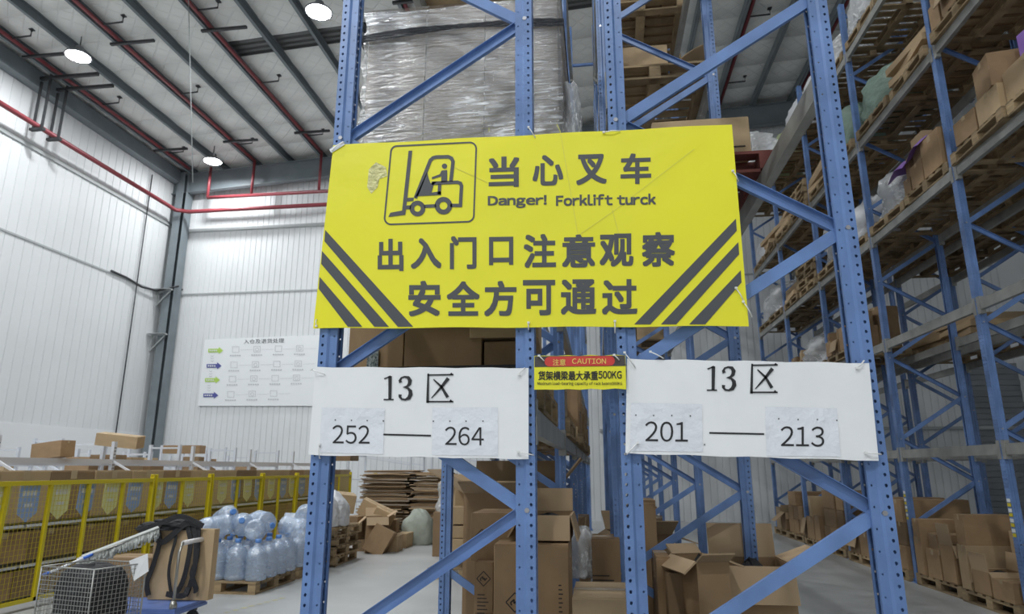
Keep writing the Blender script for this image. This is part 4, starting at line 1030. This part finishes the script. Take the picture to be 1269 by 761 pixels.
for i in range(0):                                 # small goods on the shelving
    x = R.choice((-8.35, -9.6, -11.0, -12.5, -4.0, -6.1)); y = R.uniform(9, 15.5) if x < -7 else 18.8; y = y if x > -7 else y
    zb = 1.08 if x < -7 else 1.23
    carton(x + (R.uniform(-.1, .1) if x < -7 else R.uniform(-.5, .5)), y, zb, (R.uniform(.25, .45), R.uniform(.3, .5), R.uniform(.25, .52)), 'small carton standing among the pale shelving rows behind the fence', R.uniform(-.3, .3), R.choice('kl'), 'small cartons on pale shelving', tape=False)

# ---------------------------------------------------------------- water bottles on pallets
def bottle_meshes():
    b = MB(); b.lathe([(.10, 0), (.128, .01), (.13, .05), (.122, .07), (.13, .09), (.122, .14), (.13, .16), (.122, .21), (.13, .23), (.13, .30), (.122, .33), (.10, .37), (.06, .405), (.033, .425), (.033, .455)], 18)
    c = MB(); c.lathe([(.036, .445), (.038, .45), (.038, .485), (.030, .49)], 12)
    return b.mesh('body', WATER), c.mesh('cap', CLEAN)
WB, WC = bottle_meshes()
def bottle(x, y, z, label, rot=(0, 0, 0), group='water bottles on the pallets'):
    t = thing('water_bottle', label, 'bottle', (x, y, z), group=group); t.rotation_euler = rot
    link('body', WB, t); link('cap', WC, t); return t
NUM = ['front', 'second', 'third', 'back']
for pi, (px_, py0, nx, ny) in enumerate(((-4.75, 8.75, 4, 4), (-4.75, 9.95, 4, 4))):
    pallet(px_, py0, 0, ('nearer' if pi == 0 else 'farther') + ' wooden pallet under the big water bottles', rz=0, near=True)
    for i in range(4):
        for j in range(4):
            if pi == 1 and i < 2: continue
            bottle(px_ - .41 + .272 * i + .01, py0 - .41 + .274 * j, .147, 'upright water bottle, %s row, %s from the left, %s pallet' % (NUM[j], ORD[i], ('nearer', 'farther')[pi]), (0, 0, R.uniform(0, 3)))
    for q in range(9 if pi == 0 else 4):
        x = px_ - .38 + (q % 3) * .36 + R.uniform(-.03, .03); y = py0 - .38 + (q // 3) * .36
        if pi == 1: x = px_ + .1 + (q % 2) * .3; y = py0 - .3 + (q // 2) * .4
        a = R.uniform(0, 6.28)
        bottle(x, y, .147 + .60 + (.07 if q % 2 else 0), 'empty water bottle lying on top, %s in the %s heap' % (ORD[q], ('nearer', 'farther')[pi]), (R.uniform(1.2, 1.75), 0, a))
pk = at(400, 712, Y=10.0)
bag('white', -4.25, 9.7 + .4, .147 + .5, (.5, .6, .45), 'white plastic bag lying over the farther bottles', 0)
# pallets stacked beside the cartons
for k in range(4):
    pallet(-4.72 + .03 * (k % 2), 11.12, k * .147, 'empty wooden pallet in the stack of four, %s from the floor' % ORD[k], rz=.05 * (-1) ** k, near=True, group='stack of four empty pallets')
bag('white', -4.42, 10.95, .59, (.5, .7, .48), 'white plastic sack on the stack of four pallets', 0, 1)
b = MB(); b.box((-4.95, 10.75, .6), (-4.6, 11.0, .67)); 

# ---------------------------------------------------------------- heap of waste cartons
heap = [(398, 430, 611, 634, 13.4, .5, 'large brown carton leaning at the back left of the heap', .5, (.1, .12), 'l'),
        (440, 468, 622, 642, 13.0, .3, 'light carton sloping down at the heap centre', .2, (.1, .45), 'l'),
        (456, 480, 630, 648, 12.8, .4, 'tilted carton balanced on the heap with a shiny edge', .3, (.15, .42), 'l'),
        (447, 470, 648, 684, 12.2, .4, 'big tilted carton in front of the heap', .1, (-.1, .5), 'k'),
        (470, 492, 663, 683, 12.6, .35, 'square carton standing at the foot of the heap', 0, None, 'l'),
        (490, 503, 660, 678, 13.2, .5, 'narrow carton right behind the square one at the heap', 0, None, 'l'),
        (475, 489, 644, 663, 13.3, .35, 'carton resting behind and above the square one', .1, None, 'k'),
        (428, 447, 640, 668, 12.6, .4, 'dark-sided carton standing at the heap left of the tilted one', -.3, None, 'k'),
        (436, 462, 672, 687, 12.6, .4, 'low crushed carton under the big tilted one', .1, None, 'k')]
for (a, b_, c, d, Y, dp, lab, rz, tl, kd) in heap:
    o = pcart(a, b_, c, d, Y, dp, lab, rz, tl, kd)
    z0 = o.location.z
    if z0 < .12: o.location.z = .0
carton(-4.6, 13.7, 0, (.7, .7, .6), 'brown carton buried at the left of the waste heap', .4, 'k', 'waste heap cartons', tape=False)
open_carton(-4.22, 12.6, 0, (.4, .35, .62), 'tall open carton with folded flaps, left side of the heap', .4, angs=(140, 60, 30, 130), fill=False)
# baled flat cardboard
def cardstack(label, x0, x1, y0, y1, h, seed):
    r_ = random.Random(seed); b = MB(); z = .0; k = 0
    while z < h:
        t_ = r_.uniform(.012, .03); jx, jy = r_.uniform(-.09, .09), r_.uniform(-.09, .09); a = r_.uniform(-.09, .09); sg = r_.uniform(-.02, .03)
        cx, cy = (x0 + x1) / 2 + jx, (y0 + y1) / 2 + jy; wx, wy = (x1 - x0) / 2 * r_.uniform(.9, 1.0), (y1 - y0) / 2
        rings = []
        for q in range(6):
            u = -1 + q * .4; zz = z + sg * (u * u) * .6 + r_.uniform(-.004, .004) - abs(u) * .008
            rings.append([(cx + u * wx - a * s_ * wy, cy + s_ * wy + a * u * wx, zz + dz) for s_, dz in ((-1, 0), (1, 0), (1, t_), (-1, t_))])
        b.loft(rings, True, k % 3, True, smooth=False); z += t_ + r_.uniform(-.003, .006); k += 1
    return tag(b.build('flattened_cardboard', [KRAFT, KIN, KRAFTD]), label, 'cardboard', kind='stuff')
xa, xb_, xc = at(446, 600, Y=14.6).x, at(506, 600, Y=14.6).x, at(552, 600, Y=14.6).x
cardstack('tall dark stack of flattened cardboard behind the waste heap', xa, xb_, 14.6, 15.9, 1.46, 1)
cardstack('ragged stack of flattened cardboard right of the taller one', xb_ + .13, xc, 14.5, 15.8, 1.42, 2)
p0, p1_ = at(497, 670, Y=13.9), at(537, 630, Y=13.9)
me = blob('woven_sack', 31, SACK, sub=(26, 36), flat=.35, neck=.35, lump=.10, boxy=.5)
tag(link('woven_sack', me, loc=((p0.x + p1_.x) / 2, 14.0, 0), scale=(p1_.x - p0.x, .65, .60)), 'grey-green woven sack slumped on the floor beside the cardboard', 'sack')
# goods seen through the left rack, beyond its second upright
pallet(at(572, 700, Y=9.6).x, 10.2, 0, 'wooden pallet on the floor seen through the left rack', near=True)
for i, (a, c, d, e, Y, lab) in enumerate(((556, 582, 668, 690, 9.7, 'lower tray carton on the pallet seen through the left rack'), (557, 580, 652, 667, 9.75, 'middle tray carton on the pallet seen through the left rack'), (556, 582, 628, 650, 9.8, 'upper flat carton on the pallet seen through the left rack'))):
    pcart(a, c, d, e, Y, .7, lab, .05 * i, None, 'l')
open_carton(at(572, 628, Y=10).x, 10.3, at(572, 628, Y=10).z, (.4, .4, .3), 'torn open carton with flaps out, topmost seen through the left rack', .4, 'l', (110, 60, 40, 80), fill=False)
bag('pale', at(577, 600, Y=13).x, 13.2, .9, (.9, .8, .5), 'pale green blanket heap on a carton beyond the left rack', 0)
carton(at(577, 640, Y=13).x, 13.2, 0, (.9, .8, .9), 'large carton under the pale green blanket heap', 0, 'k', None)
bag('clear', at(556, 618, Y=12.2).x, 12.3, .75, (.5, .5, .55), 'clear plastic heap beyond the second left upright', 0)
carton(at(556, 640, Y=12.2).x, 12.3, 0, (.5, .5, .75), 'carton under the clear plastic heap', 0, 'k', None)

# ---------------------------------------------------------------- trolleys at lower left
def trolley():
    zt = .22
    c = [at(172, 745, Z=zt), at(213, 765, Z=zt), at(261, 745, Z=zt), at(190, 736, Z=zt)]
    o = at(217, 748, Z=zt)
    t = thing('platform_trolley', 'blue flat platform trolley with a white-taped push handle', 'trolley', (-4.43, 6.47, 0), math.radians(2))
    b = MB(); b.box((-.42, -.27, zt - .04), (.42, .27, zt)); b.box((-.43, -.28, zt - .055), (.43, .28, zt - .03)); b.build('platform', CARTB, t)
    for x in (-.33, .33):
        for y in (-.2, .2):
            w_ = MB(); w_.loft([[(x + .06 * math.cos(a * PI / 8), y + s_, .065 + .06 * math.sin(a * PI / 8)) for a in range(16)] for s_ in (-.018, .018)], True, 0, True); w_.box((x - .03, y - .03, .12), (x + .03, y + .03, zt - .05)); w_.build('caster', STEELD, t)
    h = .80
    b = MB(); b.tube([(.38, -.24, zt), (.38, -.24, h - .08), (.38, -.20, h), (.38, .20, h), (.38, .24, h - .08), (.38, .24, zt)], .014, 10); b.build('push_handle', CHROME, t)
    for y in (-.24, .24): MB().lathe([(.035, zt), (.035, zt + .03), (.022, zt + .07)], 10, c=(.38, y)).build('handle_socket', CHROME, t)
    b = MB(); b.tube([(.38, -.19, h), (.38, 0, h + .004), (.38, .19, h)], [.024, .022, .025], 10); g = b.build('handle_wrap', GRIP, t)
    return t
tr = trolley()
# tall carton on the trolley and black straps over it
cb = at(180, 745, Z=.22)
TX0, TX1 = at(188, 700, Y=6.62).x, at(261, 700, Y=6.62).x
zt = at(240, 656, Y=6.62).z
tc_ = carton((TX0 + TX1) / 2, 6.67, .225, (TX1 - TX0, .10, zt - .225), 'tall brown carton standing on the blue trolley under black straps', .03, 'l', None)
def strap(b, pts, wd=.045, th=.004, nrm=(0, -1, 0)):
    pts = [Vector(p) for p in pts]; rings = []
    for i, p in enumerate(pts):
        t = (pts[min(i + 1, len(pts) - 1)] - pts[max(i - 1, 0)]).normalized(); a = t.cross(Vector(nrm))
        if a.length < .05: a = Vector((1, 0, 0))
        a.normalize(); n = a.cross(t).normalized()
        rings.append([p + a * wd / 2 + n * th, p - a * wd / 2 + n * th, p - a * wd / 2 - n * th, p + a * wd / 2 - n * th])
    b.loft(rings, True, 0, True, smooth=False)
t = thing('strap_bundle', 'tangle of black webbing straps draped over the tall carton', 'straps', (0, 0, 0))
def S(pts, Y=6.60, wd=.05):
    b = MB(); q = [at(px, py, Y=Y - dy) for px, py, dy in pts]; sm_ = []
    for i in range(len(q) - 1):
        for k in range(4):
            u = k / 4; p0_ = q[max(i - 1, 0)]; p1q = q[i]; p2 = q[i + 1]; p3 = q[min(i + 2, len(q) - 1)]
            sm_.append(.5 * ((2 * p1q) + (p2 - p0_) * u + (2 * p0_ - 5 * p1q + 4 * p2 - p3) * u * u + (3 * p1q - p0_ - 3 * p2 + p3) * u ** 3))
    sm_.append(q[-1]); strap(b, sm_, wd); b.build('strap', BLK, t)
S([(190, 650, 0), (198, 668, .02), (190, 700, .03), (182, 722, .02), (184, 738, .02)])
S([(214, 652, 0), (218, 665, .02), (212, 690, .03), (209, 712, .02), (212, 735, .02)], wd=.03)
S([(232, 650, 0), (236, 672, .02), (232, 700, .03), (226, 722, .02), (218, 736, .02)])
S([(240, 652, 0), (243, 675, .02), (241, 705, .03), (234, 730, .02), (230, 738, .02)])
S([(246, 655, 0), (244, 690, .03), (238, 712, .03), (243, 730, .02), (240, 732, .02)])
S([(190, 660, .02), (200, 672, .03), (215, 662, .03), (232, 648, .02), (250, 652, .02)], wd=.06)
S([(172, 662, .05), (185, 655, .06), (205, 646, .05), (225, 640, .04), (252, 652, .03)], wd=.05)
S([(206, 736, .05), (215, 738, .06), (228, 738, .06), (233, 728, .04)], wd=.05)
pz = at(225, 650, Y=6.8)
b_ = link('strap_heap', blob('strap_heap', 41, BLK, lump=.4), t, (pz.x, 6.68, zt - .01), None, (.52, .26, .10))
b_ = link('strap_heap', blob('strap_heap', 42, BLK, lump=.45), t, (at(190, 655, Y=6.75).x, 6.75, zt - .03), None, (.30, .26, .09))
# wire basket with black contents
def wirebasket():
    Y0 = 5.15
    a, c = at(52, 702, Y=Y0 + .12), at(117, 706, Y=Y0); e = at(182, 695, Y=Y0 + .42)
    x0, x1 = -3.95, -3.2
    pz_ = at(115, 706, Y=Y0).z
    P0 = Vector((a.x, Y0 + .12, 0)); P1 = Vector((c.x, Y0, 0)); P2 = Vector((e.x, Y0 + .42, 0)); P3 = P0 + (P2 - P1)
    t = thing('wire_basket_cart', 'zinc wire basket cart filled with black straps, bottom left', 'cart', (0, 0, 0))
    zb, zt_ = .16, pz_ 
    cs = [P0, P1, P2, P3]
    for k, nm in enumerate(('front', 'right', 'back', 'left')):
        p, q = cs[k], cs[(k + 1) % 4]; L_ = (q - p).length; n = int(L_ / .032); b = MB(); nr = (q - p).normalized().cross(Vector((0, 0, 1)))
        for i in range(n + 1): u = p + (q - p) * i / n; b.bar(u + Vector((0, 0, zb)), u + Vector((0, 0, zt_)), .0035, .0035, tuple(nr))
        m_ = int((zt_ - zb) / .034)
        for i in range(m_ + 1): z = zb + (zt_ - zb) * i / m_; b.bar(p + Vector((0, 0, z)), q + Vector((0, 0, z)), .0035, .0035, tuple(nr))
        o = b.build('wire_side', ZINC, t); o['kind'] = 'stuff'
        b = MB(); b.tube([p + Vector((0, 0, zb)), p + Vector((0, 0, zt_))], .007, 6); b.tube([p + Vector((0, 0, zt_)), q + Vector((0, 0, zt_))], .006, 6); b.tube([p + Vector((0, 0, zb)), q + Vector((0, 0, zb))], .007, 6); b.build('frame_rod', ZINC, t)
        b = MB(); u = p * .9 + cs[(k + 2) % 4] * .1
        b.loft([[(u.x + .05 * math.cos(g * PI / 6), u.y + s_, .055 + .05 * math.sin(g * PI / 6)) for g in range(12)] for s_ in (-.015, .015)], True, 0, True); b.box((u.x - .02, u.y - .02, .09), (u.x + .02, u.y + .02, zb)); b.build('caster', STEELD, t)
    m_ = (P0 + P2) / 2
    dirx = (P2 - P1); ang = math.atan2(dirx.y, dirx.x)
    o = link('black_straps', blob('black_straps', 51, BLK, sub=(30, 44), lump=.12, boxy=1.), loc=(m_.x, m_.y, zb + .01), rot=(0, 0, ang), scale=((P2 - P1).length * .84, (P1 - P0).length * .82, (zt_ - zb) * .97))
    tag(o, 'heap of black webbing straps inside the wire basket', 'straps')
    b = MB(); strap(b, [P0 * .45 + P1 * .55 + Vector((0, -.012, zt_ - .03)), P0 * .5 + P1 * .5 + Vector((0, -.014, zt_ - .25)), P0 * .6 + P1 * .4 + Vector((0, -.012, zb + .05))], .04); b.build('loose_strap', BLK, o)
    b = MB(); strap(b, [P0 * .25 + P1 * .75 + Vector((0, -.012, zt_ - .01)), P0 * .33 + P1 * .67 + Vector((0, -.014, zt_ - .25)), P0 * .35 + P1 * .65 + Vector((0, -.012, zb + .05))], .04); b.build('loose_strap', BLK, o)
    pp = P1 * .12 + P2 * .88
    b = MB(); 
    q1, q2, q3, q4 = at(160, 695, Y=P2.y - .1), at(183, 686, Y=P2.y - .05), at(184, 708, Y=P2.y - .05), at(166, 720, Y=P2.y - .1)
    b.add([q1, q2, q3, q4] + [v + Vector((0, .002, 0)) for v in (q1, q2, q3, q4)], ((0, 1, 2, 3), (7, 6, 5, 4), (0, 4, 5, 1), (1, 5, 6, 2), (2, 6, 7, 3), (3, 7, 4, 0)))
    tag(b.build('paper_sheet', WALLLOW), 'white paper sheet with curled corner at the basket edge', 'paper')
    return t
wirebasket()
carton(at(160, 720, Y=6.9).x, 7.0, 0, (.55, .35, at(160, 690, Y=6.9).z), 'low brown carton behind the wire basket', 0, 'k', None)
# mop
t = thing('mop', 'long blue and white handled mop lying over basket and carton', 'mop', (0, 0, 0))
pa, pb_, pc, pd = at(53, 713, Y=5.75), at(115, 687, Y=6.05), at(160, 670, Y=6.3), at(200, 652, Y=6.55)
MB().tube([pa, pb_], .011, 8).build('handle', WALLLOW, t); MB().tube([pa, pa + (pb_ - pa) * .14], .014, 8).build('blue_grip', MOPB, t)
MB().tube([pa + (pb_ - pa) * .8, pb_], .014, 8).build('blue_joint', MOPB, t); MB().tube([pb_, pc, pd], .008, 8).build('metal_rod', CHROME, t)
b = MB(); r_ = random.Random(5)
q0, q1 = at(96, 696, Y=6.0), at(196, 658, Y=6.5)
n = 150
for i in range(n):
    u = i / n; p = q0 + (q1 - q0) * u + Vector((0, 0, .01)); dv = Vector((r_.uniform(-.03, .05), r_.uniform(-.05, .02), -r_.uniform(.05, .10)))
    b.tube([p + Vector((0, 0, .02)), p + dv * .5 + Vector((.012, 0, 0)), p + dv], [.012, .013, .006], 5)
b.build('yarn', MOPW, t)['kind'] = 'stuff'
MB().bar(q0 + (q1 - q0) * .05 + Vector((0, 0, .03)), q1 + Vector((0, 0, .035)), .05, .012, (0, -.4, 1)).build('head_plate', MATS['mop_yarn'], t)

# floor dashes
b = MB(); p, q = at(352, 741, Z=0), at(262, 764, Z=0)
n = 9
t = thing('floor_marking', 'worn yellow dashed line painted on the floor near the bottles', 'marking', (0, 0, 0))
for i in range(n):
    a = p + (q - p) * (i / n); c = p + (q - p) * ((i + .55) / n); s_ = (q - p).normalized().cross(Vector((0, 0, 1))) * .03
    MB().add([a - s_, a + s_, c + s_, c - s_], ((0, 1, 2, 3),)) if False else None
    bb = MB(); bb.add([v + Vector((0, 0, .002)) for v in (a - s_, c - s_, c + s_, a + s_)], ((0, 1, 2, 3),)); bb.build('dash', PAINTY, t)
